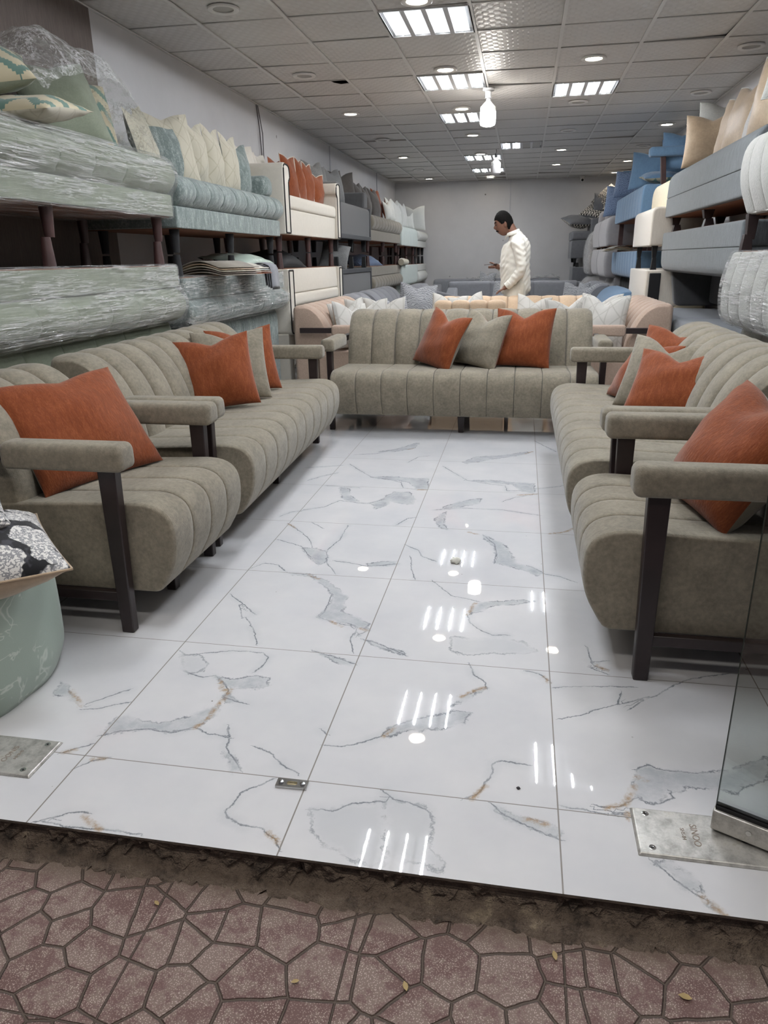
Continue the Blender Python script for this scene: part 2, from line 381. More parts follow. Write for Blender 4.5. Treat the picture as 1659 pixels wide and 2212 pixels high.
VEIN_PALE=[[-0.179,2.082,-0.180,2.167,-0.102,2.172,-0.011,2.193,0.059,2.168,0.100,2.119,0.032,2.088,-0.049,2.082,-0.129,2.056],[-1.041,1.915,-0.981,1.925,-0.928,1.875,-0.925,1.834,-0.963,1.815,-0.996,1.837],[-0.430,1.304,-0.373,1.321,-0.318,1.345,-0.266,1.361,-0.231,1.171,-0.292,1.174,-0.353,1.196,-0.378,1.212,-0.409,1.248],[-0.272,1.388,-0.223,1.361,-0.168,1.362,-0.150,1.327,-0.136,1.225,-0.103,1.199,-0.111,1.179,-0.186,1.191,-0.239,1.208]]
VEIN_LINES=[[-1.051,1.936,-1.026,1.918,-0.957,1.943,-0.879,1.970,-0.783,1.970,-0.751,1.946,-0.755,1.888,-0.767,1.859],[-0.963,1.815,-0.912,1.803,-0.879,1.815,-0.845,1.787,-0.807,1.749,-0.810,1.711,-0.771,1.694,-0.733,1.688],[-1.067,1.485,-1.027,1.511,-0.956,1.533,-0.885,1.526,-0.832,1.559,-0.783,1.538,-0.741,1.534,-0.719,1.528,-0.710,1.490,-0.674,1.448,-0.641,1.408],[-0.719,1.528,-0.741,1.575],[-0.639,1.506,-0.582,1.486,-0.571,1.465,-0.500,1.422],[-0.550,1.393,-0.581,1.362,-0.612,1.333,-0.615,1.296,-0.628,1.271,-0.614,1.251,-0.574,1.235,-0.523,1.230,-0.481,1.202,-0.466,1.181],[-1.046,1.165,-1.013,1.185,-0.976,1.210,-0.941,1.212],[-1.185,1.587,-1.142,1.600,-1.072,1.644],[-1.188,1.616,-1.143,1.665,-1.104,1.702],[-1.131,1.402,-1.099,1.427,-1.073,1.450],[-1.063,1.349,-1.034,1.385,-1.003,1.399],[-0.459,1.540,-0.404,1.544,-0.365,1.565,-0.311,1.608],[-0.482,1.601,-0.466,1.589],[-0.430,1.304,-0.399,1.313,-0.376,1.309,-0.339,1.342,-0.266,1.361],[-1.030,1.168,-0.964,1.164,-0.881,1.170,-0.789,1.168],[-0.890,2.602,-0.814,2.591,-0.783,2.575],[-1.061,2.620,-1.018,2.683,-0.957,2.669,-0.913,2.620],[-1.050,2.950,-0.921,2.890,-0.849,2.777],[-1.065,3.161,-0.970,3.058,-0.904,2.971,-0.870,2.885],[-0.956,3.192,-0.886,3.127],[-0.772,3.172,-0.769,2.990,-0.795,2.858,-0.759,2.720,-0.697,2.619],[-0.729,2.748,-0.661,2.735,-0.584,2.712,-0.465,2.752],[-0.462,2.969,-0.397,2.915,-0.370,2.846,-0.311,2.808],[-0.419,2.839,-0.395,2.707,-0.369,2.615],[-0.296,2.606,-0.246,2.534,-0.209,2.484,-0.111,2.453],[-0.139,2.337,-0.131,2.281,-0.091,2.233,-0.047,2.202,0.003,2.210],[0.135,2.742,0.201,2.720,0.256,2.677],[0.077,2.808,0.111,2.781,0.135,2.752],[-1.045,2.368,-0.978,2.305,-0.901,2.230],[-0.920,2.194,-0.852,2.094,-0.820,2.025],[-0.980,2.287,-0.935,2.191],[-1.051,3.369,-0.956,3.433,-0.904,3.546,-0.807,3.523,-0.748,3.513,-0.672,3.595],[-1.140,3.259,-1.106,3.329,-1.057,3.352],[-1.007,4.252,-0.929,4.141,-0.821,3.995,-0.715,3.965,-0.631,3.912,-0.604,3.814,-0.528,3.784],[-0.426,4.276,-0.349,4.145,-0.263,4.003,-0.152,3.954,-0.045,3.927,-0.031,3.830,0.072,3.844],[-0.385,3.461,-0.260,3.511,-0.046,3.507,0.132,3.451],[-0.049,3.643,0.016,3.724,0.127,3.794],[-0.653,4.347,-0.611,4.482,-0.547,4.516],[-1.032,4.484,-0.899,4.528,-0.769,4.685],[-1.039,3.797,-0.851,3.781],[-0.542,3.219,-0.505,3.316,-0.466,3.337],[0.133,5.003,0.201,4.860,0.265,4.725],[0.129,3.891,0.245,3.946,0.305,3.994],[-1.252,4.148,-1.140,4.186,-1.054,4.222],[-1.176,3.884,-1.112,3.980,-1.041,4.057],[-0.617,2.008,-0.469,1.951],[-0.474,2.107,-0.396,2.076,-0.318,2.027],[-0.512,2.176,-0.517,2.101,-0.488,2.021],[-0.666,2.240,-0.603,2.209,-0.538,2.196,-0.495,2.134,-0.472,2.167],[-0.123,3.136,-0.071,3.037,-0.057,2.915,-0.063,2.822],[-0.661,2.425,-0.656,2.292,-0.666,2.240],[0.350,1.831,0.395,1.884,0.446,1.922,0.494,1.979,0.563,2.028,0.672,2.071],[0.156,1.756,0.214,1.782,0.254,1.816,0.321,1.849,0.417,1.906],[0.321,1.855,0.338,1.911],[0.146,1.911,0.258,1.935,0.379,1.951],[0.259,2.169,0.266,2.111,0.268,2.055,0.308,2.041],[0.270,2.076,0.313,2.090],[0.263,2.041,0.306,2.014],[-0.110,2.003,-0.092,1.945,-0.062,1.917,-0.053,1.880],[0.069,1.990,0.111,1.976,0.134,1.941],[-0.079,1.400,-0.053,1.416,-0.033,1.464,-0.021,1.492,-0.019,1.536,0.003,1.553,0.067,1.545],[0.225,1.426,0.256,1.424,0.289,1.441,0.315,1.465],[0.145,1.410,0.187,1.409,0.223,1.403,0.288,1.396],[0.238,1.398,0.265,1.410,0.291,1.415],[-0.014,1.391,0.003,1.367,0.056,1.339,0.101,1.319,0.136,1.307],[0.325,1.276,0.349,1.255,0.374,1.218,0.405,1.200],[0.402,1.498,0.406,1.479,0.369,1.458],[-0.273,1.392,-0.247,1.372,-0.195,1.361,-0.161,1.348,-0.150,1.320],[-0.313,1.613,-0.283,1.660,-0.230,1.695,-0.156,1.734],[0.333,1.575,0.364,1.596,0.384,1.584,0.427,1.578,0.476,1.581]]
VEIN_GOLD=[[-1.274,1.669,-1.239,1.637,-1.202,1.602],[-0.943,1.201,-0.910,1.180,-0.884,1.166],[-0.854,1.792,-0.828,1.745,-0.804,1.749,-0.805,1.700,-0.811,1.652,-0.812,1.607,-0.831,1.556],[-1.036,1.389,-1.008,1.396],[-1.128,1.403,-1.103,1.416],[-0.503,1.219,-0.471,1.196],[-0.802,2.593,-0.752,2.559],[-1.065,3.161,-1.017,3.109],[-0.497,2.179,-0.472,2.167],[-0.612,2.216,-0.566,2.184],[-0.193,3.167,-0.152,3.145],[0.027,3.762,0.127,3.794],[0.175,3.200,0.243,3.229,0.295,3.293],[-0.516,3.786,-0.470,3.792],[-0.118,2.434,-0.142,2.336],[0.067,4.646,0.115,4.707],[-0.669,4.697,-0.708,4.663],[0.319,1.509,0.303,1.470,0.289,1.441,0.245,1.422],[0.331,1.541,0.350,1.537],[-0.293,1.642,-0.311,1.603],[-0.124,1.820,-0.080,1.863,-0.057,1.877],[0.121,1.965,0.133,1.937],[-0.063,1.403,-0.033,1.448],[0.291,1.415,0.290,1.392],[0.405,1.200,0.422,1.181,0.443,1.160],[0.061,1.355,0.107,1.348],[0.282,2.057,0.308,2.034]]

def build_floor():
    xs = sorted(set([XL, XL+.4, -2.0] + [round(-1.62+.0078*k, 4) for k in range(int(2.6/.0078))] + [1.2, 1.6, XR]))
    ys = sorted(set([YF] + [round(YF+.0078*k, 4) for k in range(int(4.2/.0078))] + [5.6+.6*k for k in range(18)] + [YB]))
    xs = np.array(xs); ys = np.array(ys); X, Y = np.meshgrid(xs, ys); P = np.stack([X.ravel(), Y.ravel()], 1)
    def seg(l): a = np.array(l).reshape(-1, 2); return list(zip(a[:-1], a[1:]))
    def dist(lines, closed=False, sgn=None):
        D = np.full(len(P), .2)
        for l in lines:
            a = np.array(l).reshape(-1, 2)
            if closed: a = np.vstack([a, a[:1]])
            lo, hi = a.min(0)-.12, a.max(0)+.12
            I = np.where((P[:, 0] > lo[0]) & (P[:, 0] < hi[0]) & (P[:, 1] > lo[1]) & (P[:, 1] < hi[1]))[0]
            if not len(I): continue
            Q = P[I]; d = np.full(len(I), .2); ins = np.zeros(len(I), bool); sd = np.ones(len(I))
            for p, q in zip(a[:-1], a[1:]):
                e = q-p; t = np.clip(((Q-p)@e)/max(e@e, 1e-9), 0, 1)
                dn = np.linalg.norm(Q-p-t[:, None]*e, axis=1); sd = np.where(dn < d, np.sign(e[0]*(Q-p)[:, 1]-e[1]*(Q-p)[:, 0]), sd); d = np.minimum(d, dn)
                if closed:
                    c = (p[1] > Q[:, 1]) != (q[1] > Q[:, 1])
                    with np.errstate(divide='ignore', invalid='ignore'):
                        xx = (q[0]-p[0])*(Q[:, 1]-p[1])/(q[1]-p[1])+p[0]
                    ins ^= c & (Q[:, 0] < xx)
            if closed: d = np.where(ins, -d, d)
            if sgn is not None: sgn[I] = np.where(d < D[I], sd, sgn[I])
            D[I] = np.minimum(D[I], d)
        return D
    nx, ny = len(xs), len(ys)
    i = np.arange((nx-1)*(ny-1)); r = i//(nx-1); c = i % (nx-1); a = r*nx+c
    F = np.stack([a, a+1, a+1+nx, a+nx], 1)
    me = bpy.data.meshes.new('floor'); V = np.c_[P, np.zeros(len(P))]
    me.vertices.add(len(V)); me.vertices.foreach_set('co', V.ravel())
    me.loops.add(F.size); me.loops.foreach_set('vertex_index', F.ravel())
    me.polygons.add(len(F)); me.polygons.foreach_set('loop_start', np.arange(0, F.size, 4)); me.polygons.foreach_set('loop_total', np.full(len(F), 4))
    me.update(); me.validate()
    sg = np.ones(len(P)); dl = dist(VEIN_LINES, False, sg)
    for nm, d in (('vein_line', dl), ('vein_side', dl*sg), ('vein_gold', dist(VEIN_GOLD)), ('vein_fill', dist(VEIN_FILLS, True)), ('vein_pale', dist(VEIN_PALE, True))):
        me.attributes.new(nm, 'FLOAT', 'POINT').data.foreach_set('value', d)
    m = NT('marble_print_porcelain'); v = m.coords('Object')
    at = lambda nm: m.n('ShaderNodeAttribute', attribute_name=nm).outputs['Fac']
    wob = m.math('MULTIPLY', m.math('SUBTRACT', m.noise(v, 22, 8, .8), .5), .075)
    lw = m.math('MAXIMUM', m.math('ABSOLUTE', m.math('ADD', at('vein_side'), m.math('MULTIPLY', wob, .42))), m.math('MULTIPLY', m.val(at('vein_line'), .013, .018), .02))
    cloud = m.noise(v, 3.2, 4, .6)
    base = m.ramp(cloud, [(.3, lin('#c3c3c5')), (.7, lin('#cecdcd'))])
    patch = m.ramp(m.noise(v, 9, 5, .7), [(.3, lin('#a0a3a7')), (.65, lin('#b8babc'))])
    fm = m.math('MULTIPLY', m.val(m.math('ADD', at('vein_fill'), wob), .008, -.012), m.val(m.noise(v, 13, 5, .7), .34, .56, .45, 1))
    pm = m.math('MULTIPLY', m.val(m.math('ADD', at('vein_pale'), wob), .01, -.02), .32)
    edge = m.math('MULTIPLY', m.val(m.math('ABSOLUTE', m.math('ADD', at('vein_fill'), wob)), .0008, .0045, 1, 0), m.val(m.noise(v, 14, 3), .42, .6))
    edge2 = m.math('MULTIPLY', m.val(m.math('ABSOLUTE', m.math('ADD', at('vein_pale'), wob)), .0008, .005, .7, 0), m.val(m.noise(v, 9, 3), .4, .6))
    lm = m.math('MULTIPLY', m.val(lw, .0008, .0032, 1, 0), m.val(m.noise(v, 11, 3), .33, .55, .35, 1))
    halo = m.math('MULTIPLY', m.val(m.math('ADD', at('vein_line'), m.math('ABSOLUTE', wob)), .004, .03, .38, 0), m.val(m.noise(v, 7, 3), .4, .62))
    gm = m.math('MULTIPLY', m.val(m.math('ADD', at('vein_gold'), m.math('ABSOLUTE', wob)), .003, .014, .85, 0), m.val(m.noise(v, 40, 3), .36, .55, .2, 1))
    c = m.mix(pm, base, lin('#a9adb0')); c = m.mix(fm, c, patch); c = m.mix(halo, c, lin('#abafb2'))
    c = m.mix(m.math('MAXIMUM', m.math('MAXIMUM', lm, edge), edge2), c, lin('#74787d')); c = m.mix(gm, c, lin('#9a7d56'))
    # worn specks and scuffs
    sp = m.n('ShaderNodeTexVoronoi', feature='F1'); sp.inputs['Scale'].default_value = 16; m.l(v, sp.inputs['Vector'])
    spk = m.math('MULTIPLY', m.val(sp.outputs['Distance'], .035, .05, 1, 0), m.val(m.noise(v, 5, 2), .6, .66))
    c = m.mix(spk, c, lin('#6b665f'))
    x = m.n('ShaderNodeSeparateXYZ'); m.l(v, x.inputs[0])
    def joint(o, t0, wd):
        f = m.math('FRACT', m.math('DIVIDE', m.math('SUBTRACT', o, t0-TS*40), TS))
        return m.math('GREATER_THAN', m.math('ABSOLUTE', m.math('SUBTRACT', f, .5)), .5-wd/TS)
    g = m.math('MAXIMUM', joint(x.outputs[0], TX0, .0017), joint(x.outputs[1], TY0, .0014))
    c = m.mix(g, c, lin('#77716a'))
    m.l(c, m.b.inputs['Base Color'])
    m.l(m.math('MULTIPLY_ADD', g, .5, m.val(m.noise(v, 6, 6, .7), .3, .7, .008, .03)), m.b.inputs['Roughness'])
    m.b.inputs['Specular IOR Level'].default_value = .5
    h = m.math('MULTIPLY_ADD', g, -1, m.math('MULTIPLY', m.noise(v, 38, 3, .6), .10))
    m.l(m.bump(h, .14, .0008), m.b.inputs['Normal'])
    me.materials.append(m.m)
    o = bpy.data.objects.new('floor', me); COL.objects.link(o); tag(o, kind='structure'); return o
build_floor()
def struct(name, mb, mat, **k):
    o = mb.build(name, mat, **k); tag(o, kind='structure'); return o

# walls
def wall_mat():
    m = NT('painted_plaster'); v = m.coords('Object')
    f = m.noise(v, 1.3, 5, .65); g = m.noise(v, 60, 4, .6)
    c = m.ramp(f, [(.3, lin('#bfbdbd')), (.7, lin('#c9c7c7'))])
    vo = m.n('ShaderNodeTexVoronoi', feature='F1'); vo.inputs['Scale'].default_value = 2.3; m.l(v, vo.inputs['Vector'])
    c = m.mix(m.math('MULTIPLY', m.val(vo.outputs['Distance'], .03, .045, 1, 0), m.val(m.noise(v, 2.2, 2), .52, .56)), c, lin('#6d6a68'))
    m.l(c, m.b.inputs['Base Color']); m.b.inputs['Roughness'].default_value = .75
    m.b.inputs['Specular IOR Level'].default_value = .3
    m.l(m.bump(g, .12, .004), m.b.inputs['Normal']); return m.m
M['wall'] = wall_mat()
HW = 2.95
b = MB().box(XL-.15, XL, YF, YB+.15, -.02, HW); struct('wall_left', b, M['wall'])
b = MB().box(XR, XR+.15, YF, YB+.15, -.02, HW); struct('wall_right', b, M['wall'])
b = MB().box(XL, XR, YB, YB+.15, -.02, HW); struct('wall_back', b, M['wall'])
def panel_mat():
    m = NT('brown_grained_wallcovering'); v = m.coords('Object', (1, 30, 2))
    f = m.noise(v, 5, 6, .7)
    m.l(m.ramp(f, [(.3, lin('#574c47')), (.7, lin('#6e625b'))]), m.b.inputs['Base Color']); m.b.inputs['Roughness'].default_value = .7
    m.l(m.bump(f, .2, .003), m.b.inputs['Normal']); return m.m
b = MB().box(XL, XL+.012, YF, 4.86, 0, HC); struct('trim_1', b, panel_mat())
# dark plenum slab above the hung ceiling
b = MB().box(XL-.15, XR+.15, YF-.05, YB+.15, HC+.20, HC+.30); struct('trim_2', b, plain('plenum_shadow', '#3a3836', .9))
# hung ceiling: patterned vinyl tiles lying in a white grid
GX, GY = -2.2036, 5.357
TROFF = {(2, -6), (4, -4), (2, -3), (2, 0), (2, 3), (2, 6), (2, 12), (2, 15), (4, -1), (4, 4), (3, 10)}
rng = random.Random(4)
def ceiling_mat():
    m = NT('vinyl_gypsum_tile'); v = m.coords('Object')
    x = m.n('ShaderNodeSeparateXYZ'); m.l(v, x.inputs[0])
    a = m.math('SINE', m.math('MULTIPLY', x.outputs[0], 2*PI/.075)); b_ = m.math('SINE', m.math('MULTIPLY', x.outputs[1], 2*PI/.10))
    h = m.val(m.math('MULTIPLY', a, b_), -.4, .4)
    m.l(m.ramp(m.noise(v, .9, 3), [(.35, lin('#c6c3bf')), (.65, lin('#d0cdc9'))]), m.b.inputs['Base Color'])
    m.l(m.val(h, 0, 1, .34, .5), m.b.inputs['Roughness']); m.b.inputs['Specular IOR Level'].default_value = .4
    m.l(m.bump(h, .5, .004), m.b.inputs['Normal']); return m.m
V, F = [], []
for i in range(-1, 7):
    for j in range(-7, 19):
        if (i, j) in TROFF: continue
        x0, x1 = GX+.6*i+.004, GX+.6*(i+1)-.004; y0, y1 = GY+.6*j+.003, GY+.6*(j+1)-.003
        x0, x1, y0, y1 = max(x0, XL), min(x1, XR), max(y0, YF), min(y1, YB)
        if x1-x0 < .02 or y1-y0 < .02: continue
        z = [HC+.004+rng.random()*.006 for _ in range(4)]
        if rng.random() < .10: z[rng.randrange(4)] += .014
        if rng.random() < .05: z[2] += .012; z[3] += .012
        hole = (i, j) == (0, 3)
        pts = [(x0, y0), (x1, y0), (x1, y1), (x0, y1)]
        if hole:      # broken-out corner
            hx, hy = x1-.17, y0+.17
            q = [(x0, y0, z[0]), (hx, y0, z[0]), (hx+.02, y0+.10, z[0]), (hx+.07, hy, z[0]), (x1-.03, hy-.02, z[0]), (x1, hy+.02, z[1]), (x1, y1, z[2]), (x0, y1, z[3])]
            k = len(V); V += q; F.append([k+n for n in range(8)][::-1]); continue
        k = len(V); V += [(p[0], p[1], zz) for p, zz in zip(pts, z)]+[(p[0], p[1], zz+.012) for p, zz in zip(pts, z)]
        F += [[k+3, k+2, k+1, k], [k+4, k+5, k+6, k+7]]+[[k+n, k+(n+1) % 4, k+4+(n+1) % 4, k+4+n] for n in range(4)]
o = mesh_obj('ceiling', V, F, ceiling_mat(), None, False); tag(o, kind='structure')
b = MB()
for i in range(0, 7):
    x = GX+.6*i; b.box(x-.012, x+.012, YF, YB, HC-.004, HC+.003)
b.box(XL, XL+.02, YF, YB, HC-.004, HC+.003); b.box(XR-.02, XR, YF, YB, HC-.004, HC+.003); b.box(XL, XR, YB-.02, YB, HC-.004, HC+.003)
struct('trim_3', b, plain('grid_bar_enamel', '#d3d1cd', .4))
b = MB()
for j in range(-6, 19):
    y = GY+.6*j; b.box(XL, XR, y-.010, y+.010, HC+.0035, HC+.006)
struct('trim_4', b, plain('cross_bar_enamel', '#a5a29e', .5))

# ceiling lights
fm_ = plain('troffer_frame_enamel', '#c9c9c9', .35)
def troffer(i, j, half, label):
    x, y = GX+.6*(i+.5), GY+.6*(j+.5)
    t = empty('troffer_light', (x, y, HC-.004)); tag(t, label, 'ceiling light', 'square four-lens ceiling lights')
    b = MB(); b.box(-.296, .296, -.296, .296, .030, .05)
    for s in (-1, 1):
        b.box(s*.296-.012*(s > 0), s*.296+.012*(s < 0), -.296, .296, 0, .03); b.box(-.284, .284, s*.296-.012*(s > 0), s*.296+.012*(s < 0), 0, .03)
    for k in range(3): b.box(-.153+.14*k+.008-.01, -.153+.14*k+.008+.022, -.284, .284, 0, .03)
    b.build('housing', fm_, t)
    for k in range(4):
        c = -.21+.14*k
        lit = not half or k in (0, 1)
        b = MB().box(c-.055, c+.055, -.26, .26, .004, .012, (c-.05, c+.05, -.255, .255))
        ln = b.build('lens', M['glow_troffer'] if lit else M['off_lens'], t, bevel=.003)
        if lit: MB().box(c-.0045, c+.0045, -.25, .25, .0025, .0042).build('led_tube', M['glow_tube'], ln)
TL = {(2, -6): 'unseen lit square ceiling light added over the doorway, beside the aisle', (4, -4): 'unseen lit square ceiling light added above the armchair by the glass door', (2, -3): 'lit square ceiling light over the shop aisle, before the framed ones', (2, 0): 'largest lit square ceiling light, just beyond the first downlight',  # doorway and glass-door lights are out of view, added to brighten the front
 (2, 3): 'lit square ceiling light right behind the second downlight of its row', (2, 6): 'lit square ceiling light partly behind the glowing hanging bulb',
 (2, 12): 'small lit square ceiling light behind the unlit bulb', (2, 15): 'small lit square ceiling light farthest along, close to the back wall',
 (4, -1): 'lit square ceiling light above the sage seats against the right side', (4, 4): 'lit square ceiling light standing alone beyond the large single downlight',
 (3, 10): 'square ceiling light with only two lenses lit'}
for (i, j), lb in TL.items(): troffer(i, j, (i, j) == (3, 10), lb)
ring_prof = [(.060, .0), (.088, -.010), (.098, -.006), (.100, .002)]
def downlight(x, y, lit, label):
    t = empty('downlight', (x, y, HC-.002)); tag(t, label, 'downlight', 'recessed round downlights')
    b = MB().lathe([(.068, .012), (.066, -.004), (.088, -.011), (.098, -.006), (.100, .004), (.068, .012)], 32, cap=False); b.build('trim_ring', M['offwhite'], t, True, 50)
    b = MB().lathe([(.001, .002), (.067, .002)], 32, cap=False); b.v = b.v; b.build('lens', M['glow_down'] if lit else M['off_lens'], t, True)
ORD = ['first', 'second', 'third', 'fourth', 'fifth', 'sixth', 'seventh', 'eighth']
c1 = [(5.21, 1), (6.98, 1), (8.72, 1), (10.53, 1), (12.38, 1), (15.9, 1)]
for k, (y, l) in enumerate(c1): downlight(-.72, y, l, f'lit downlight, {ORD[k]} from the entrance in the centre row of square lights')
c2 = [(6.91, 1), (8.69, 0), (10.52, 0), (12.27, 1), (14.13, 1)]
for k, (y, l) in enumerate(c2): downlight(.485, y, l, f'{"lit" if l else "unlit"} downlight, {ORD[k]} from the entrance in the row beyond the centre lights')
c3 = [(6.84, 0), (8.54, 0), (10.37, 1), (12.24, 0), (13.99, 1), (15.8, 1)]
for k, (y, l) in enumerate(c3): downlight(1.65, y, l, f'{"lit" if l else "unlit"} downlight, {ORD[k]} from the entrance in the row over the blue sofa stack')
c4 = [(5.08, 0), (6.89, 0), (8.69, 1), (10.6, 0), (12.42, 1), (14.17, 0), (15.77, 1)]
for k, (y, l) in enumerate(c4): downlight(-1.93, y, l, f'{"lit" if l else "unlit"} downlight, {ORD[k]} from the entrance in the row over the teal sofa stack')
def bulb(x, y, drop, lit, label):
    t = empty('hanging_bulb', (x, y, HC)); tag(t, label, 'bulb')
    if lit:
        MB().lathe([(.055, 0), (.055, -.02), (.03, -.03), (.026, -.075), (.036, -.085)], 24).build('holder', M['offwhite'], t, True, 50)
        z = -.085
    else:
        MB().tube([(0, 0, 0), (.004, 0, -drop*.5), (0, 0, -drop)], .004).build('cord', M['black'], t)
        MB().lathe([(.018, -drop), (.018, -drop-.05)], 16).build('holder', M['black'], t, True, 50)
        z = -drop-.05
    b = MB().lathe([(.018, z), (.02, z-.02), (.05, z-.05), (.068, z-.07), (.070, z-.11)], 28)
    for k in range(28):
        a = 2*PI*k/28; b.bar((.068*math.cos(a), .068*math.sin(a), z-.07), (.070*math.cos(a), .070*math.sin(a), z-.11), .006, .006)
    b.build('heat_sink', M['offwhite'], t, True, 40)
    MB().lathe([(.071, z-.11), (.074, z-.115), (.074, z-.205), (.066, z-.225), (.04, z-.236), (.005, z-.238)], 32).build('globe', M['glow_bulb'] if lit else plain('unlit_globe', '#c9c6c4', .3), t, True, 50)
bulb(-.395, 7.80, 0, True, 'glowing white cylindrical bulb hanging from the ceiling')
bulb(-.468, 11.95, .06, False, 'unlit cylindrical bulb hanging on a short black cord')
# security camera on the back wall's top edge
t = empty('security_camera', (1.08, 16.3, HC-.004)); tag(t, 'small white security camera with black lens at top of back wall', 'camera')
MB().lathe([(.05, 0), (.05, -.02), (.03, -.035)], 20).build('mount', M['offwhite'], t, True, 40)
MB().bar((0, 0, -.05), (0, -.10, -.075), .07, .07).build('housing', M['offwhite'], t, bevel=.015)
MB().lathe([(.022, 0), (.024, .008)], 16).build('lens', M['black'], t).matrix_local = Matrix.Translation((0, -.105, -.077)) @ Matrix.Rotation(R(100), 4, 'X')
# loose wire on the wall
b = MB().tube([(XL+.012, 7.9, 2.70), (XL+.02, 7.93, 2.5), (XL+.02, 7.97, 2.1), (XL+.02, 7.96, 1.9)], .006); b.tube([(XL+.012, 7.94, 2.70), (XL+.03, 7.99, 2.45), (XL+.02, 8.0, 1.9)], .005)
o = b.build('wall_cable', plain('grey_cable', '#5b5757', .6)); tag(o, 'loose grey cable hanging down the side wall behind cushions', 'cable')
for y, nm in ((10.9, 0), (14.4, 1)):
    b = MB().box(XL, XL+.012, y-.012, y+.012, 1.9, HC); o = b.build('wall_conduit', plain('painted_conduit', '#aeaeb2', .6)); tag(o, ['slim painted conduit running down the wall behind dark cushions', 'slim painted conduit running down the wall near the far corner'][nm], 'conduit')
b = MB().box(-.335, -.32, YB-.012, YB, 1.2, HC); o = b.build('wall_conduit', plain('painted_conduit_back', '#b4b4b8', .6)); tag(o, 'thin painted conduit on the back wall above the man', 'conduit')

# ---------------------------------------------------------------- entrance: step, pavement, door
def jag(k, s=1): return math.sin(k*1.7)*.4+math.sin(k*4.3+1)*.35+math.sin(k*9.1+2)*.25
def step():
    m = NT('crumbling_mortar'); v = m.coords('Object'); f = m.noise(v, 16, 6, .7); g = m.noise(v, 70, 4, .7)
    m.l(m.ramp(f, [(.34, lin('#3f362f')), (.48, lin('#6a5c50')), (.6, lin('#75675a')), (.72, lin('#9d8e78'))]), m.b.inputs['Base Color']); m.b.inputs['Roughness'].default_value = .95
    m.l(m.bump(m.math('MULTIPLY_ADD', g, .5, f), 1, .03), m.b.inputs['Normal'])
    V, F = [], []; n = 420; rr = random.Random(2)
    rows = [(.012, -.004), (.010, -.016), (.014, -.03), (.004, -.036), (.006, -.046), (-.006, -.056), (-.022, -.066), (-.050, -.074)]
    for k in range(n+1):
        x = XL-.2+(XR-XL+.4)*k/n
        for i, (dy, z) in enumerate(rows):
            a = (jag(x*19+i*3)+jag(x*47+i*5)*.6)*.010+(jag(x*90+i)>.35)*.010-(jag(x*61+i*7)>.45)*.014+(rr.random()-.5)*.006
            V.append((x, YF+dy+(a if i else 0)-(.02*max(0, jag(x*3+1)) if i > 4 else 0), z+(a*.5 if i > 1 else 0)))
    r = len(rows)
    for k in range(n):
        for i in range(r-1): F.append([k*r+i, k*r+i+1, (k+1)*r+i+1, (k+1)*r+i])
    o = mesh_obj('trim_5', V, F, m.m); tag(o, kind='structure')
    # cut edge of the porcelain tiles
    V, F = [], []; n = 420
    for k in range(n+1):
        x = XL+(XR-XL)*k/n; c = max(0, jag(x*31)+jag(x*83)*.5-.4)*.006
        V += [(x, YF-.001, .0005), (x, YF-.002-c*.2, -.004-c*.3), (x, YF+.003, -.011)]
    for k in range(n):
        for i in range(2): F.append([k*3+i, k*3+i+1, k*3+i+4, k*3+i+3])
    o = mesh_obj('trim_6', V, F, plain('tile_cut_edge', '#4d443c', .9, noise=.4, scale=60), None, False); tag(o, kind='structure')
step()
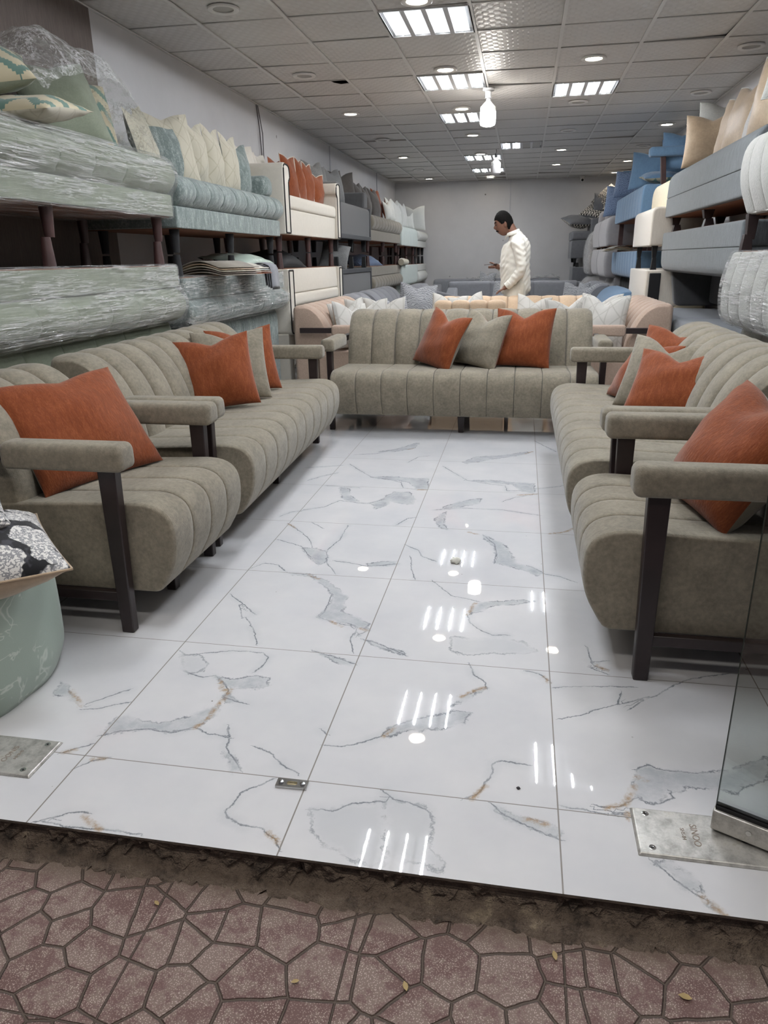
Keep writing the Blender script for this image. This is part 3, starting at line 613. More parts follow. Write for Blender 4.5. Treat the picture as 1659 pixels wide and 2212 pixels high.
def pavement():
    m = NT('red_pattern_paving'); v = m.coords('Object')
    vo = m.n('ShaderNodeTexVoronoi', feature='DISTANCE_TO_EDGE', voronoi_dimensions='2D'); vo.inputs['Scale'].default_value = 11; vo.inputs['Randomness'].default_value = .95
    nz = m.n('ShaderNodeTexNoise'); nz.inputs['Scale'].default_value = 14; m.l(v, nz.inputs['Vector'])
    vm = m.n('ShaderNodeVectorMath', operation='MULTIPLY_ADD'); m.l(nz.outputs['Color'], vm.inputs[0]); vm.inputs[1].default_value = (.012, .012, 0); m.l(v, vm.inputs[2]); m.l(vm.outputs[0], vo.inputs['Vector'])
    x = m.n('ShaderNodeSeparateXYZ'); m.l(v, x.inputs[0])
    def j(o, off, t): return m.math('MULTIPLY', m.math('ABSOLUTE', m.math('SUBTRACT', m.math('FRACT', m.math('DIVIDE', m.math('ADD', o, off), t)), .5)), t)
    seam = m.math('SUBTRACT', .2075, m.math('MAXIMUM', j(x.outputs[0], 9.408, .415), j(x.outputs[1], 8.745, .415)))
    gap = m.math('MINIMUM', m.math('MULTIPLY', vo.outputs['Distance'], .091), m.math('MULTIPLY', seam, 1.4))
    groove = m.val(gap, .0012, .0038)
    f = m.noise(v, 7, 5, .7); g = m.noise(v, 34, 5, .75); spk = m.n('ShaderNodeTexVoronoi', feature='F1', voronoi_dimensions='2D'); spk.inputs['Scale'].default_value = 210; m.l(v, spk.inputs['Vector'])
    worn = m.val(m.math('ADD', m.math('MULTIPLY', f, .5), m.math('MULTIPLY', g, .5)), .46, .54)
    c = m.mix(worn, m.ramp(f, [(.35, lin('#644d48')), (.65, lin('#6c5350'))]), lin('#7c6b63'))
    c = m.mix(m.math('MULTIPLY', m.val(spk.outputs['Distance'], .16, .26, 1, 0), m.val(g, .4, .6, .15, .8)), c, lin('#c0aea4'))
    dust = m.val(x.outputs[1], 1.06, 1.13)
    c = m.mix(m.math('MULTIPLY', dust, m.val(m.noise(v, 9, 4), .3, .6, .3, .95)), c, lin('#6b5d50'))
    c = m.mix(groove, lin('#54483f'), c)
    m.l(c, m.b.inputs['Base Color']); m.b.inputs['Roughness'].default_value = .85
    h = m.math('MULTIPLY_ADD', groove, 1, m.math('MULTIPLY', g, .25))
    m.l(m.bump(h, .9, .008), m.b.inputs['Normal'])
    b = MB().box(-4.5, 4, -2.5, 1.32, -.16, -.071); struct('ground', b, m.m)
pavement()
# dry leaves and litter on the pavement
lm_ = plain('dry_leaf', '#a08a5c', .7, noise=.2)
def leaf(x, y, a, s, label):
    V = [(0, -.5, 0), (.22, -.2, .06), (.25, .15, .08), (0, .55, .02), (-.25, .15, .06), (-.22, -.2, .05), (0, 0, -.02)]
    o = mesh_obj('dry_leaf', [(p[0]*s, p[1]*s, p[2]*s+.004) for p in V], [[0, 1, 6], [1, 2, 6], [2, 3, 6], [3, 4, 6], [4, 5, 6], [5, 0, 6]], lm_)
    o.location = (x, y, -.071); o.rotation_euler = (0, 0, a); tag(o, label, 'leaf', 'dry leaves on the pavement')
leaf(-.155, .965, .4, .02, 'small dry leaf on the red paving below the step middle'); leaf(-.70, 1.06, 1, .016, 'small dry leaf on the red paving close under the step')
leaf(-.36, .94, 2, .016, 'small dry leaf in a paving groove, lowest of the leaves'); leaf(.12, 1.075, .2, .02, 'dry leaf on paving beside the pale plaster splash'); leaf(.35, 1.03, 1.4, .024, 'curled dry leaf on paving under the glass door')
# steel floor-spring covers, strike plate
def text_obj(s, name, size, mat, parent, loc, rz, ext=.0004):
    c = bpy.data.curves.new(name, 'FONT'); c.body = s; c.size = size; c.extrude = ext; c.align_x = 'CENTER'; c.align_y = 'CENTER'
    o = bpy.data.objects.new(name, c)
    COL.objects.link(o); bpy.context.view_layer.update()
    me = bpy.data.meshes.new_from_object(o.evaluated_get(bpy.context.evaluated_depsgraph_get())); bpy.data.objects.remove(o)
    me.materials.clear(); me.materials.append(mat); q = bpy.data.objects.new(name, me); COL.objects.link(q)
    q.parent = parent; q.location = loc; q.rotation_euler = (0, 0, rz); return q
etch = plain('etched_lettering', '#8b7f72', .7)
dirt = plain('worn_black_patch', '#39373a', .7)
def cover(x0, x1, y0, y1, label, letters):
    cx, cy = (x0+x1)/2, (y0+y1)/2; a, c = (x1-x0)/2, (y1-y0)/2
    t = empty('floor_spring_cover', (cx, cy, 0)); tag(t, label, 'floor plate')
    b = MB().box(-a, a, -c, c, 0, .007, (-a+.006, a-.006, -c+.006, c-.006)); b.build('plate', M['steel_metal'], t, bevel=.002)
    for sx in (-1, 1):
        for sy in (-1, 1):
            s = MB().lathe([(.0075, 0), (.0075, .0008), (.0055, .0012), (.0025, .0006)], 20).build('screw', M['chrome'], t, True, 40); s.location = (sx*(a-.032), sy*(c-.022), .0068)
            k = MB().box(-.003, .003, -.0006, .0006, 0, .0006).box(-.0006, .0006, -.003, .003, 0, .0006).build('slot', dirt, s); k.location = (0, 0, .0012)
    for s, sz, dx in letters: text_obj(s, 'lettering', sz, etch, t, (dx, 0, .0072), -PI/2)
    return t
cover(.297, .625, 1.286, 1.432, 'scratched steel floor-spring cover under the open glass door', [('SINOO', .021, -.035), ('SHS-84', .012, -.060)])
cover(-1.475, -1.151, 1.294, 1.440, 'scratched steel floor-spring cover beside the pale green satin cushion', [('SINOO', .02, .055), ('SHS-84', .012, .08)])
t = empty('lock_strike_plate', (-.4975, 1.379, 0)); t.rotation_euler = (0, 0, .02); tag(t, 'small steel lock strike plate screwed to the marble floor', 'strike plate')
V, F = [], []; n = 24
out = [(-.039, -.0145), (.039, -.0145), (.039, .0145), (-.039, .0145)]
slot = [(.007+.0065*math.cos(a), .0065*math.sin(a)) for a in [(-PI/2+PI*k/8) for k in range(9)]]+[(-.007+.0065*math.cos(a), .0065*math.sin(a)) for a in [(PI/2+PI*k/8) for k in range(9)]]
bm = bmesh.new()
ov = [bm.verts.new((*p, .006)) for p in out]; iv = [bm.verts.new((*p, .006)) for p in slot]
ed = [bm.edges.new((ov[k], ov[(k+1) % 4])) for k in range(4)]+[bm.edges.new((iv[k], iv[(k+1) % 18])) for k in range(18)]
bmesh.ops.triangle_fill(bm, use_beauty=True, edges=ed)
r_ = bmesh.ops.extrude_face_region(bm, geom=bm.faces[:]); bmesh.ops.translate(bm, vec=(0, 0, -.006), verts=[g for g in r_['geom'] if isinstance(g, bmesh.types.BMVert)])
bmesh.ops.recalc_face_normals(bm, faces=bm.faces)
me = bpy.data.meshes.new('plate'); bm.to_mesh(me); me.materials.append(M['chrome']); o = bpy.data.objects.new('plate', me); COL.objects.link(o); o.parent = t
for s in (-1, 1):
    q = MB().lathe([(.0065, 0), (.0065, .003), (.004, .0045)], 18).build('screw', M['chrome'], t, True, 40); q.location = (s*.027, 0, .006)
MB().box(-.013, .013, -.006, .006, .0005, .0012).build('grit', plain('dry_grout', '#a39778', .9, noise=.3, scale=200), t)
# crumb of cotton on the floor
def blob(name, r, mat, seed, n=14, squash=.6):
    rr = random.Random(seed); V, F = [], []
    for i in range(n+1):
        for j in range(n):
            th = PI*i/n; ph = 2*PI*j/n; k = r*(1+.28*math.sin(3*ph+seed)*math.sin(2*th)+.18*math.sin(5*ph+4*th))
            V.append((k*math.sin(th)*math.cos(ph), k*math.sin(th)*math.sin(ph)*.8, k*math.cos(th)*squash+r*squash))
    for i in range(n):
        for j in range(n): F.append([i*n+j, (i+1)*n+j, (i+1)*n+(j+1) % n, i*n+(j+1) % n])
    return mesh_obj(name, V, F, mat)
o = blob('cotton_tuft', .022, plain('cotton', '#cfcdc2', .9), 2); o.location = (-.224, 2.80, -.004); tag(o, 'small tuft of stuffing cotton lying on the marble floor', 'cotton')
o = blob('dirt_crumb', .005, dirt, 3, 8); o.location = (.045, 1.455, -.001); tag(o, 'tiny black crumb on the marble tile by the entrance', 'crumb')
# open glass door
ang = math.atan2(-.049, .101)
t = empty('glass_door', (.4665, 1.3925, .010), (0, 0, ang)); tag(t, 'open frameless clear glass door with steel bottom patch', 'glass door')
g = NT('door_glass'); gl = g.n('ShaderNodeBsdfGlossy'); gl.inputs['Roughness'].default_value = .01; gl.inputs['Color'].default_value = (1, 1, 1, 1)
tr = g.n('ShaderNodeBsdfTransparent'); tr.inputs[0].default_value = (.86, .89, .875, 1)
fr = g.n('ShaderNodeFresnel'); fr.inputs[0].default_value = 1.5; mx = g.n('ShaderNodeMixShader')
g.l(fr.outputs[0], mx.inputs[0]); g.l(tr.outputs[0], mx.inputs[1]); g.l(gl.outputs[0], mx.inputs[2]); g.l(mx.outputs[0], g.out.inputs[0])
MB().box(.004, .95, -.005, .005, .050, 2.40).build('glass_pane', g.m, t)
MB().box(.0028, .0046, -.0052, .0052, .050, 2.40).build('glass_edge', plain('dark_green_glass_edge', '#2b3430', .2), t)
MB().box(0, .20, -.016, .016, .004, .054).build('patch_fitting', M['steel_metal'], t, bevel=.003)
MB().box(.004, .2, -.009, .009, .054, .062).build('gasket', M['black'], t)
s = MB().lathe([(.006, 0), (.006, .0015)], 16).build('screw', M['chrome'], t, True, 40); s.location = (.075, -.016, .03); s.rotation_euler = (R(90), 0, 0)
MB().lathe([(.010, -.003), (.010, .006)], 18, (.07, 0, 0)).build('pivot', M['black'], t, True, 40)

# ---------------------------------------------------------------- upholstered furniture builders
def arm_frame(root, sx, pad_mat, wood, width, top=.585):
    """open armrest: tapered front leg, raked rear leg, rail, low stretcher, padded cover"""
    x = sx*(width/2+.034)
    a = empty('armrest', (0, 0, 0)); a.parent = root
    MB().bar((x, .185, top+.03), (x, .19, 0), .042, .062, .036, .044).build('front_leg', wood, a, bevel=.004)
    MB().bar((x-sx*.06, .83, .17), (x-sx*.06, .87, 0), .045, .045, .034, .034).build('rear_leg', wood, a, bevel=.004)
    MB().box(x-.019, x+.019, .16, .83, top+.018, top+.062).build('rail', wood, a, bevel=.004)
    MB().box(x-.012, x+.012, .21, .85, .115, .150).build('stretcher', wood, a, bevel=.003)
    pr = rprof([(x-.05, top-.002, .018), (x+.05, top-.002, .018), (x+.05, top+.086, .032), (x-.05, top+.086, .032)], 5)
    o = up('pad', pad_mat, a, pr, .43, (0, .325, 0), axis='y', er=.022)
    return a
SEAT_P = rprof([(.075, .135, .03), (-.004, .27, .13), (.012, .462, .135), (.68, .435, .02), (.68, .135, 0)], 9)
def back_prof(y0=.545, y1=.905, z0=.36, z1=.835):
    pts = []
    for k in range(15):
        t = PI/2*k/14; pts.append((y0+(y1-.085-y0)*(1-math.cos(t)), z0+(z1-z0)*math.sin(t)))
    for k in range(1, 6):
        t = PI/2*k/5; pts.append((y1-.05+.05*math.sin(t), z1-.05+.05*math.cos(t)))
    pts += [(y1, .16), (y1-.22, .16), (y1-.22, z0)]
    return np.array(pts)
def lounge(name, loc, rotz, L, nch, mat, label, cat, group=None, arms=(-1, 1), wood=None, mid_leg=True, back=None, pad=None, wf=None):
    wood = wood or M['wood']
    t = empty(name, loc, (0, 0, rotz)); tag(t, label, cat, group)
    up('seat', mat, t, SEAT_P, L, n=nch, depth=.021, power=6.5, er=.012, wfun=front_top)
    up('backrest', mat, t, back if back is not None else back_prof(), L-.02, n=nch, depth=.045, power=3.0, er=.035, wfun=wf or front_top)
    MB().box(-L/2+.03, L/2-.03, .24, .80, .122, .137).build('underframe', wood, t)
    for s in arms: arm_frame(t, s, pad or mat, wood, L)
    xs = [0] if mid_leg else []
    for s in (-1, 1):
        if s not in arms: xs.append(s*(L/2-.08))
    for x in xs:
        for y in (.195, .80): MB().bar((x, y, .12), (x, y, 0), .05, .05, .036, .036).build('leg', wood, t, bevel=.003)
    return t
def pillow_mesh(w, h, th, chop=.05, seed=0, n=22, puff=.5):
    """front and back skins of a stuffed square cushion standing on its bottom edge"""
    rr = random.Random(seed); ph = [rr.random()*6.28 for _ in range(8)]
    def P(u, v, s):
        pu = .06*(1-v*v); pv = .06*(1-u*u)
        x = w/2*u*(1-pu*abs(u)**2); z = h/2*v*(1-pv*abs(v)**2)
        tt = max((1-u*u)*(1-v*v), 0)**puff
        k = max(v, 0)**1.5*math.exp(-(abs(u)/.36)**1.5)
        z -= chop*k*1.35; tt *= 1-.25*k
        wr = .010*tt*(math.sin(6*u+ph[0]+2*v)*.5+math.sin(9*v+ph[1]-3*u)*.4)
        cr = max(abs(u)*abs(v)-.3, 0); wr += .022*cr*tt*math.sin(26*(u*(1 if v > 0 else -1)+v*(1 if u > 0 else -1))*.5+ph[2])
        sag = .012*math.sin(2.1*u+ph[3])*math.sin(1.7*v+ph[4])
        y = s*(th/2*tt*(1+.12*(-v))+wr)+sag
        return (x, y, z+h/2)
    # parameter spacing denser near the seam
    us = [math.sin(PI/2*(-1+2*i/n)) for i in range(n+1)]
    us[0], us[-1] = -1, 1
    out = []
    for s in (-1, 1):
        V = [P(u, v, s) for v in us for u in us]; F = []
        for j in range(n):
            for i in range(n):
                q = [j*(n+1)+i, j*(n+1)+i+1, (j+1)*(n+1)+i+1, (j+1)*(n+1)+i]; F.append(q if s < 0 else q[::-1])
        out.append((V, F))
    rim = [P(u, -1, 1) for u in us]+[P(1, v, 1) for v in us[1:]]+[P(u, 1, 1) for u in us[::-1][1:]]+[P(-1, v, 1) for v in us[::-1][1:]]
    return out, rim
def cushion(loc, yaw, lean, roll, size, fmat, bmat, label, group, chop=.05, seed=0, th=.17, pipe=None, name='throw_cushion', n=22, puff=.5):
    w, h = size if isinstance(size, tuple) else (size, size)
    (a, b), rim = pillow_mesh(w, h, th, chop, seed, n, puff)
    mw = Matrix.Translation(loc) @ Matrix.Rotation(R(yaw), 4, 'Z') @ Matrix.Rotation(R(-lean), 4, 'X') @ Matrix.Rotation(R(roll), 4, 'Y')
    if isinstance(fmat, str): fmat = M[fmat]
    bmat = fmat if bmat is None else M[bmat]
    t = empty(name, loc); t.rotation_euler = mw.to_euler(); tag(t, label, 'cushion', group)
    mesh_obj('front_cover', a[0], a[1], fmat, t); mesh_obj('back_cover', b[0], b[1], bmat, t)
    if pipe: MB().tube(rim, .004).build('piping', M[pipe], t, True, 80)
    return t
def cone_leg(root, x, y, z0, z1, r0, r1, mat, square=False):
    if square: return MB().bar((x, y, z0), (x, y, z1), r0*2, r0*2, r1*2, r1*2).build('leg', mat, root, bevel=.002)
    return MB().lathe([(r0, z0), (r1, z1)] if z1 > z0 else [(r1, z1), (r0, z0)], 16, (x, y, 0)).build('leg', mat, root, True, 40)
def placed(name, side, xf, y0, y1, zb, inv):
    """stack piece: local x along the wall, local y into the wall, z=0 on its underside"""
    t = empty(name, (xf, (y0+y1)/2, zb)); t.rotation_euler = (0, PI if inv else 0, PI/2 if side == 'L' else -PI/2); return t
def wrap(t, prof, L, loc=(0, 0, 0), off=.009, name='plastic_wrap', **k):
    return up(name, M['film'], t, prof, L+.02, loc, off=off, er=.05, **k)
def legs4(t, L, D, ln, mat, r=(.032, .022), square=False, mid=True, inset=.09):
    xs = [-L/2+inset, L/2-inset]+([0] if mid else [])
    for x in xs:
        for y in (.09, D-.09): cone_leg(t, x, y, .004, -ln, r[0], r[1], mat, square)
def roll_sofa(side, xf, y0, y1, zb, inv, mat, label, group, n=8, band=.11, roll=.215, D=.66, leg=.14, wood=None, wrapped=False, below=None, below_mat=None, channels_band=False, bulge=.05, cat='sofa'):
    t = placed('stacked_sofa', side, xf, y0, y1, zb, inv); tag(t, label, cat, group); L = y1-y0-.02
    mat = M[mat] if isinstance(mat, str) else mat
    bp = rprof([(.02, 0, .008), (.02, band+.01, .012), (D, band+.01, 0), (D, 0, 0)], 4)
    up('base', mat, t, bp, L, er=.012, n=n if channels_band else 1, depth=.006 if channels_band else 0, power=5, wfun=front_top)
    rp = rprof([(.03, band, .06), (-bulge, band+roll*.45, .10), (.015, band+roll, .11), (D-.06, band+roll-.01, .02), (D-.06, band, 0)], 8)
    up('seat_cushion', mat, t, rp, L, n=n, depth=.014, power=3.2, er=.045, wfun=front_top)
    MB().box(-L/2+.02, L/2-.02, .04, D-.02, -.004, .006).build('underside', M['ply'], t)
    if leg: legs4(t, L, D, leg, wood or M['wood_red'])
    if wrapped:
        hull = rprof([(.012, -.006, .01), (.012, band, .03), (-bulge-.004, band+roll*.45, .10), (.01, band+roll+.006, .11), (D, band+roll, .02), (D, -.006, 0)], 8)
        wrap(t, hull, L)
    if below:            # back and arms of an upturned sofa, reaching down to the floor
        h = below; bm_ = below_mat or mat
        up('backrest', bm_, t, rprof([(.10, band+roll-.01, .02), (.08, band+roll+.06, .03), (.08, h-.02, .05), (D, h-.02, .03), (D, band+roll-.01, 0)], 5), L-.03, n=n, depth=.010, power=4, er=.03, wfun=front_top)
    return t
def panel_sofa(side, xf, y0, y1, zb, inv, mat, label, group, n=8, H=.34, D=.62, leg=.14, wood=None, depth=.014, power=3, top_r=.09, bulge=0., taper=0., seam=None, square=True, below=None, below_mat=None, wrapped=False, below_y=.14, cat='sofa', er=.03, bot_r=.02, mid=True, legr=(.032, .022), name='stacked_sofa'):
    t = placed(name, side, xf, y0, y1, zb, inv); tag(t, label, cat, group); L = y1-y0-.02
    mat = M[mat] if isinstance(mat, str) else mat
    if seam:
        p1 = rprof([(taper, 0, bot_r), (.0, seam, .012), (D, seam, 0), (D, 0, 0)], 5); p2 = rprof([(.0, seam, .012), (.01, H, top_r), (D, H-.01, .02), (D, seam, 0)], 8)
        up('base', mat, t, p1, L, er=er); up('seat_cushion', mat, t, p2, L, er=er); p = rprof([(taper, 0, bot_r), (0, seam, .05), (.01, H, top_r), (D, H, .02), (D, 0, 0)], 8)
    else:
        p = rprof([(taper, 0, bot_r), (-bulge, H*.45, .12), (.01, H, top_r), (D, H-.01, .02), (D, 0, 0)], 8)
        up('seat', mat, t, p, L, n=n, depth=depth, power=power, er=er, wfun=front_top)
    MB().box(-L/2+.03, L/2-.03, taper+.04, D-.02, -.004, .006).build('underside', M['ply'], t)
    if leg: legs4(t, L, D, leg, wood or M['wood'], legr, square, mid)
    if wrapped: wrap(t, p, L)
    if below:
        up('backrest', below_mat or mat, t, rprof([(below_y+.02, H-.02, .02), (below_y, H+.06, .03), (below_y, below-.02, .05), (D, below-.02, .03), (D, H-.02, 0)], 5), L-.03, n=n, depth=depth*.8, power=4, er=.03, wfun=front_top)
    return t

# ---------------------------------------------------------------- sage set in the middle of the shop
SG = 'sage channel-tufted seating set'
lounge('armchair', (-1.098, 2.39, 0), PI/2, .62, 4, M['sage'], 'sage armchair by the floral cushion pile, holding one rust cushion', 'armchair')
lounge('sofa', (-1.145, 3.815, 0), PI/2+.035, 1.86, 10, M['sage'], 'sage channel-back sofa before the film-wrapped green stack', 'sofa')
lounge('sofa', (-.395, 5.02, 0), 0, 1.86, 10, M['sage'], 'sage channel-back sofa facing the entrance, three cushions on it', 'sofa')
lounge('sofa', (.205, 3.77, 0), -PI/2, 1.86, 10, M['sage'], 'sage channel-back sofa below the grey and white stacks', 'sofa')
lounge('armchair', (.212, 2.35, 0), -PI/2, .62, 4, M['sage'], 'sage armchair behind the open glass door', 'armchair')
OG = 'rust and sage throw cushions'
cushion((-1.50, 2.38, .445), 66, 34, -2, (.52, .44), 'orange', 'sage_dark', 'rust cushion leaning alone on the armchair beside floral cushions', OG, .02, 1, .17)
cushion((-1.575, 3.70, .445), 18, 22, -8, .41, 'orange', 'sage_dark', 'rust cushion in front of its trio on the sofa by the wrapped stack', OG, .03, 2)
cushion((-1.60, 3.94, .445), 22, 22, -3, .42, 'sage', 'orange', 'sage cushion between two rust ones on the sofa by the wrapped stack', OG, .035, 3)
cushion((-1.62, 4.22, .445), 28, 22, -4, .41, 'orange', 'sage_dark', 'rust cushion half hidden behind a sage one by the teal stack', OG, .04, 4)
cushion((-.65, 5.40, .445), -42, 24, 9, .43, 'orange', 'sage_dark', 'rust cushion with sage edge, first on the sofa facing the entrance', OG, .05, 5)
cushion((-.34, 5.43, .445), -38, 22, 5, .42, 'sage', 'orange', 'sage cushion between two rust ones on the sofa facing the entrance', OG, .05, 6)
cushion((.0, 5.42, .445), -14, 22, 0, .44, 'orange', 'sage_dark', 'rust cushion square to view on the sofa facing the entrance', OG, .05, 7)
cushion((.69, 3.60, .445), -26, 36, 2, (.42, .39), 'orange', 'sage_dark', 'rust cushion in front of the trio below the grey stack', OG, .05, 8)
cushion((.68, 3.88, .445), -32, 28, 3, (.43, .40), 'sage', 'orange', 'sage cushion in the middle of the trio below the grey stack', OG, .06, 9)
cushion((.57, 4.14, .445), -68, 34, 3, .39, 'orange', 'sage_dark', 'rust cushion seen edge-on behind the sage one below the grey stack', OG, .04, 10)
cushion((.80, 4.26, .445), -36, 26, 0, .42, 'orange', 'sage_dark', 'rust cushion showing only its top edge against the channel back', OG, .04, 11)
cushion((.555, 2.30, .44), -76, 34, 2, .44, 'orange', 'sage_dark', 'large rust cushion on the armchair behind the glass door', OG, .04, 12, .24)

# ---------------------------------------------------------------- pile by the entrance
t = empty('satin_floor_cushion', (-1.625, 1.65, 0)); tag(t, 'plump pale green satin floor cushion with vein pattern, bottom of the pile', 'cushion')
V, F = [], []; n, mrow = 56, 20
for j in range(mrow+1):
    s = j/mrow; z = .375*s
    for i in range(n):
        a = 2*PI*i/n; c, s_ = math.cos(a), math.sin(a); e = 2.8
        r = .272*(abs(c)**e+abs(s_)**e)**(-1/e)
        k = 1-.10*(1-min(s/.3, 1))**2-.03*(s-.5)**2
        corner = max(0, abs(c*s_)*2-.75)/.25
        zz = z+.035*corner*max(s-.6, 0)/.4-.02*s*(1-corner)
        k *= 1+.012*math.sin(9*a+3*s)+.01*math.sin(23*a)*max(s-.5, 0)
        V.append((r*c*k, r*s_*k, zz))
for j in range(mrow):
    for i in range(n): F.append([j*n+i, j*n+(i+1) % n, (j+1)*n+(i+1) % n, (j+1)*n+i])
F.append(list(range(n))[::-1]); k0 = len(V); V.append((0, 0, .40))
for i in range(n): F.append([mrow*n+i, mrow*n+(i+1) % n, k0])
mesh_obj('cover', V, F, M['satin'], t); MB().tube([V[mrow*n+i] for i in range(n)]+[V[mrow*n]], .005).build('zip_seam', plain('beige_zip', '#a99c8b', .7), t, True, 80)
cushion((-1.33, 1.44, .435), 45, 88, 0, (.48, .48), 'floral', 'champagne', 'black and white floral cushion lying on the green satin one', 'floral cushions on the pile', 0, 21, .20, 'champagne')
cushion((-1.51, 1.48, .54), 40, 84, 0, (.46, .46), 'floral', 'floral', 'black and white floral cushion topping the pile by the entrance', 'floral cushions on the pile', .03, 22, .17)

# ---------------------------------------------------------------- stacks along the brown-panelled and grey side wall
GL = 'sofas stacked along the long side wall'
XS = -2.05
roll_sofa('L', XS, 2.05, 4.38, 1.465, False, 'green', 'pale green channelled sofa in clear film, upright, under green cushions', GL, 8, wrapped=True)
roll_sofa('L', XS, 2.0, 4.36, 1.185, True, 'green', 'pale green channelled sofa in clear film, upturned, behind sage seats', GL, 8, wrapped=True, below=1.185)
roll_sofa('L', XS, 4.40, 6.42, 1.405, False, 'teal', 'teal crushed-velvet sofa, upright, cream cushions lined up on it', GL, 9, band=.115, roll=.20, wood=M['black'])
roll_sofa('L', XS, 4.40, 6.42, 1.112, True, 'teal', 'teal crushed-velvet sofa partly in film, upturned, fabric swatches on top', GL, 9, band=.12, roll=.19, wrapped=True, below=1.112, wood=M['black'])
# bolster arm of the upright teal sofa
for o in [q for q in bpy.data.objects if q.get('label', '').startswith('teal crushed-velvet sofa, upright')]:
    L = 2.0
    up('bolster_arm', M['teal'], o, rprof([(L/2-.20, .31, .02), (L/2-.20, .47, .08), (L/2-.02, .47, .08), (L/2-.02, .31, .02)], 6), .56, (0, .33, 0), axis='y', er=.06)
def piped_sofa(y0, y1, zb, inv, label):
    t = placed('stacked_sofa', 'L', XS, y0, y1, zb, inv); tag(t, label, 'sofa', GL); L = y1-y0-.02; D = .66; m = M['ivory']
    aw = .15
    up('base', m, t, rprof([(.02, 0, .01), (.01, .215, .02), (D, .215, 0), (D, 0, 0)], 4), L-2*aw, er=.015)
    up('seat_cushion', m, t, rprof([(.0, .215, .03), (-.005, .335, .05), (D-.05, .33, .02), (D-.05, .215, 0)], 5), L-2*aw, er=.03)
    for s in (-1, 1):
        x0 = s*(L/2-aw); x1 = s*L/2
        pts = [(x0, 0, .01), (x0, .44, .02), (x0-s*.045, .47, .03), (x0-s*.03, .565, .05), (x1, .575, .06), (x1+s*.0, 0, .01)]
        pr = rprof(pts, 5)
        up('arm', m, t, pr, D, (0, D/2-.012, 0), axis='y', er=.012)
        pp = rprof([(a+(-s*.012 if abs(a) > abs(x0)+.01 else s*.012), b+(.012 if b < .01 else -.012), r) for a, b, r in pts], 5)
        loop = [(p[0], -.014, p[1]) for p in pp]; MB().tube(loop+[loop[0]], .0065).build('piping', M['black'], t, True, 80)
    up('backrest', m, t, rprof([(D-.14, .33, .02), (D-.12, .55 if not inv else zb-.03, .05), (D, .55 if not inv else zb-.03, .04), (D, .33, 0)], 5), L-2*aw)
    if inv:
        for s in (-1, 1): MB().box(s*(L/2-.075)-.07, s*(L/2-.075)+.07, .02, D-.02, .56, zb-.005).build('arm_support', m, t, bevel=.01)
        MB().box(-L/2+aw, L/2-aw, .10, D-.15, .335, .60).build('back_cushion', m, t, bevel=.03)
    MB().box(-L/2+.02, L/2-.02, .04, D-.02, -.004, .006).build('underside', M['ply'], t)
    legs4(t, L, D, .14, M['wood_red']); return t
piped_sofa(6.46, 8.52, 1.425, False, 'ivory sofa with black piping, upright, rust and white cushions on it')
piped_sofa(6.46, 8.52, 1.135, True, 'ivory sofa with black piping, upturned behind the peach sofa')
def framed_sofa(y0, y1, zb, inv, label):
    t = placed('stacked_sofa', 'L', XS, y0, y1, zb, inv); tag(t, label, 'sofa', GL); L = y1-y0-.02; D = .66; m = M['charcoal']; wd = plain('dark_grey_frame', '#3f4144', .5)
    up('base', m, t, rprof([(.012, .05, .008), (.006, .40, .06), (D, .40, 0), (D, .05, 0)], 5), L-.10, er=.012)
    MB().box(-L/2, L/2, 0, D, 0, .05).build('frame_rail', wd, t, bevel=.004)
    for s in (-1, 1):
        MB().box(s*L/2-s*.045 if s > 0 else -L/2, L/2 if s > 0 else -L/2+.045, .0, D, .05, .40).build('frame_post', wd, t, bevel=.004)
        up('arm', m, t, rprof([(s*(L/2-.24), .40, .02), (s*(L/2-.24), .60, .09), (s*L/2, .60, .09), (s*L/2, .40, .02)], 6), .58, (0, .33, 0), axis='y', er=.03)
    if inv:
        up('seat_cushion', m, t, rprof([(-.02, .41, .04), (-.03, .55, .06), (D-.04, .54, .02), (D-.04, .41, 0)], 6), L-.5, n=2, depth=.012, power=4, wfun=front_top)
        up('backrest', m, t, rprof([(.12, .54, .02), (.12, zb-.02, .05), (D, zb-.02, .03), (D, .54, 0)], 5), L-.02)
    legs4(t, L, D, .14, M['black'], (.03, .022), True); return t
framed_sofa(8.56, 10.32, 1.44, False, 'dark grey framed sofa, upright, grey cushions behind its arm')
framed_sofa(8.56, 10.32, 1.10, True, 'dark grey framed sofa, upturned beneath its twin')
roll_sofa('L', XS, 10.38, 12.95, 1.45, False, 'taupe', 'taupe sofa with padded channels, upright, dark cushions on it', GL, 11, band=.13, roll=.22, bulge=.04)
roll_sofa('L', XS, 10.38, 12.95, 1.11, True, 'taupe', 'taupe sofa with padded channels, upturned above grey lounge seats', GL, 11, band=.12, roll=.23, below=1.11)
panel_sofa('L', XS, 13.0, 15.0, 1.42, False, 'mint', 'pale mint sofa with narrow vertical channels, upright', GL, 14, .33, .66, .15, M['wood_red'], square=False)
panel_sofa('L', XS, 13.0, 15.0, 1.10, True, 'mint', 'pale mint sofa with narrow vertical channels, upturned', GL, 14, .36, .66, .15, M['wood_red'], square=False, below=1.10)
roll_sofa('L', XS, 15.04, 16.42, 1.42, False, 'white', 'white roll-front sofa, upright, in the corner by the back wall', GL, 1, band=.11, roll=.21, leg=.15, wood=M['black'])
roll_sofa('L', XS, 15.04, 16.42, 1.10, True, 'white', 'white roll-front sofa, upturned, in the corner by the back wall', GL, 1, band=.12, roll=.24, leg=.15, wood=M['black'], below=1.10)
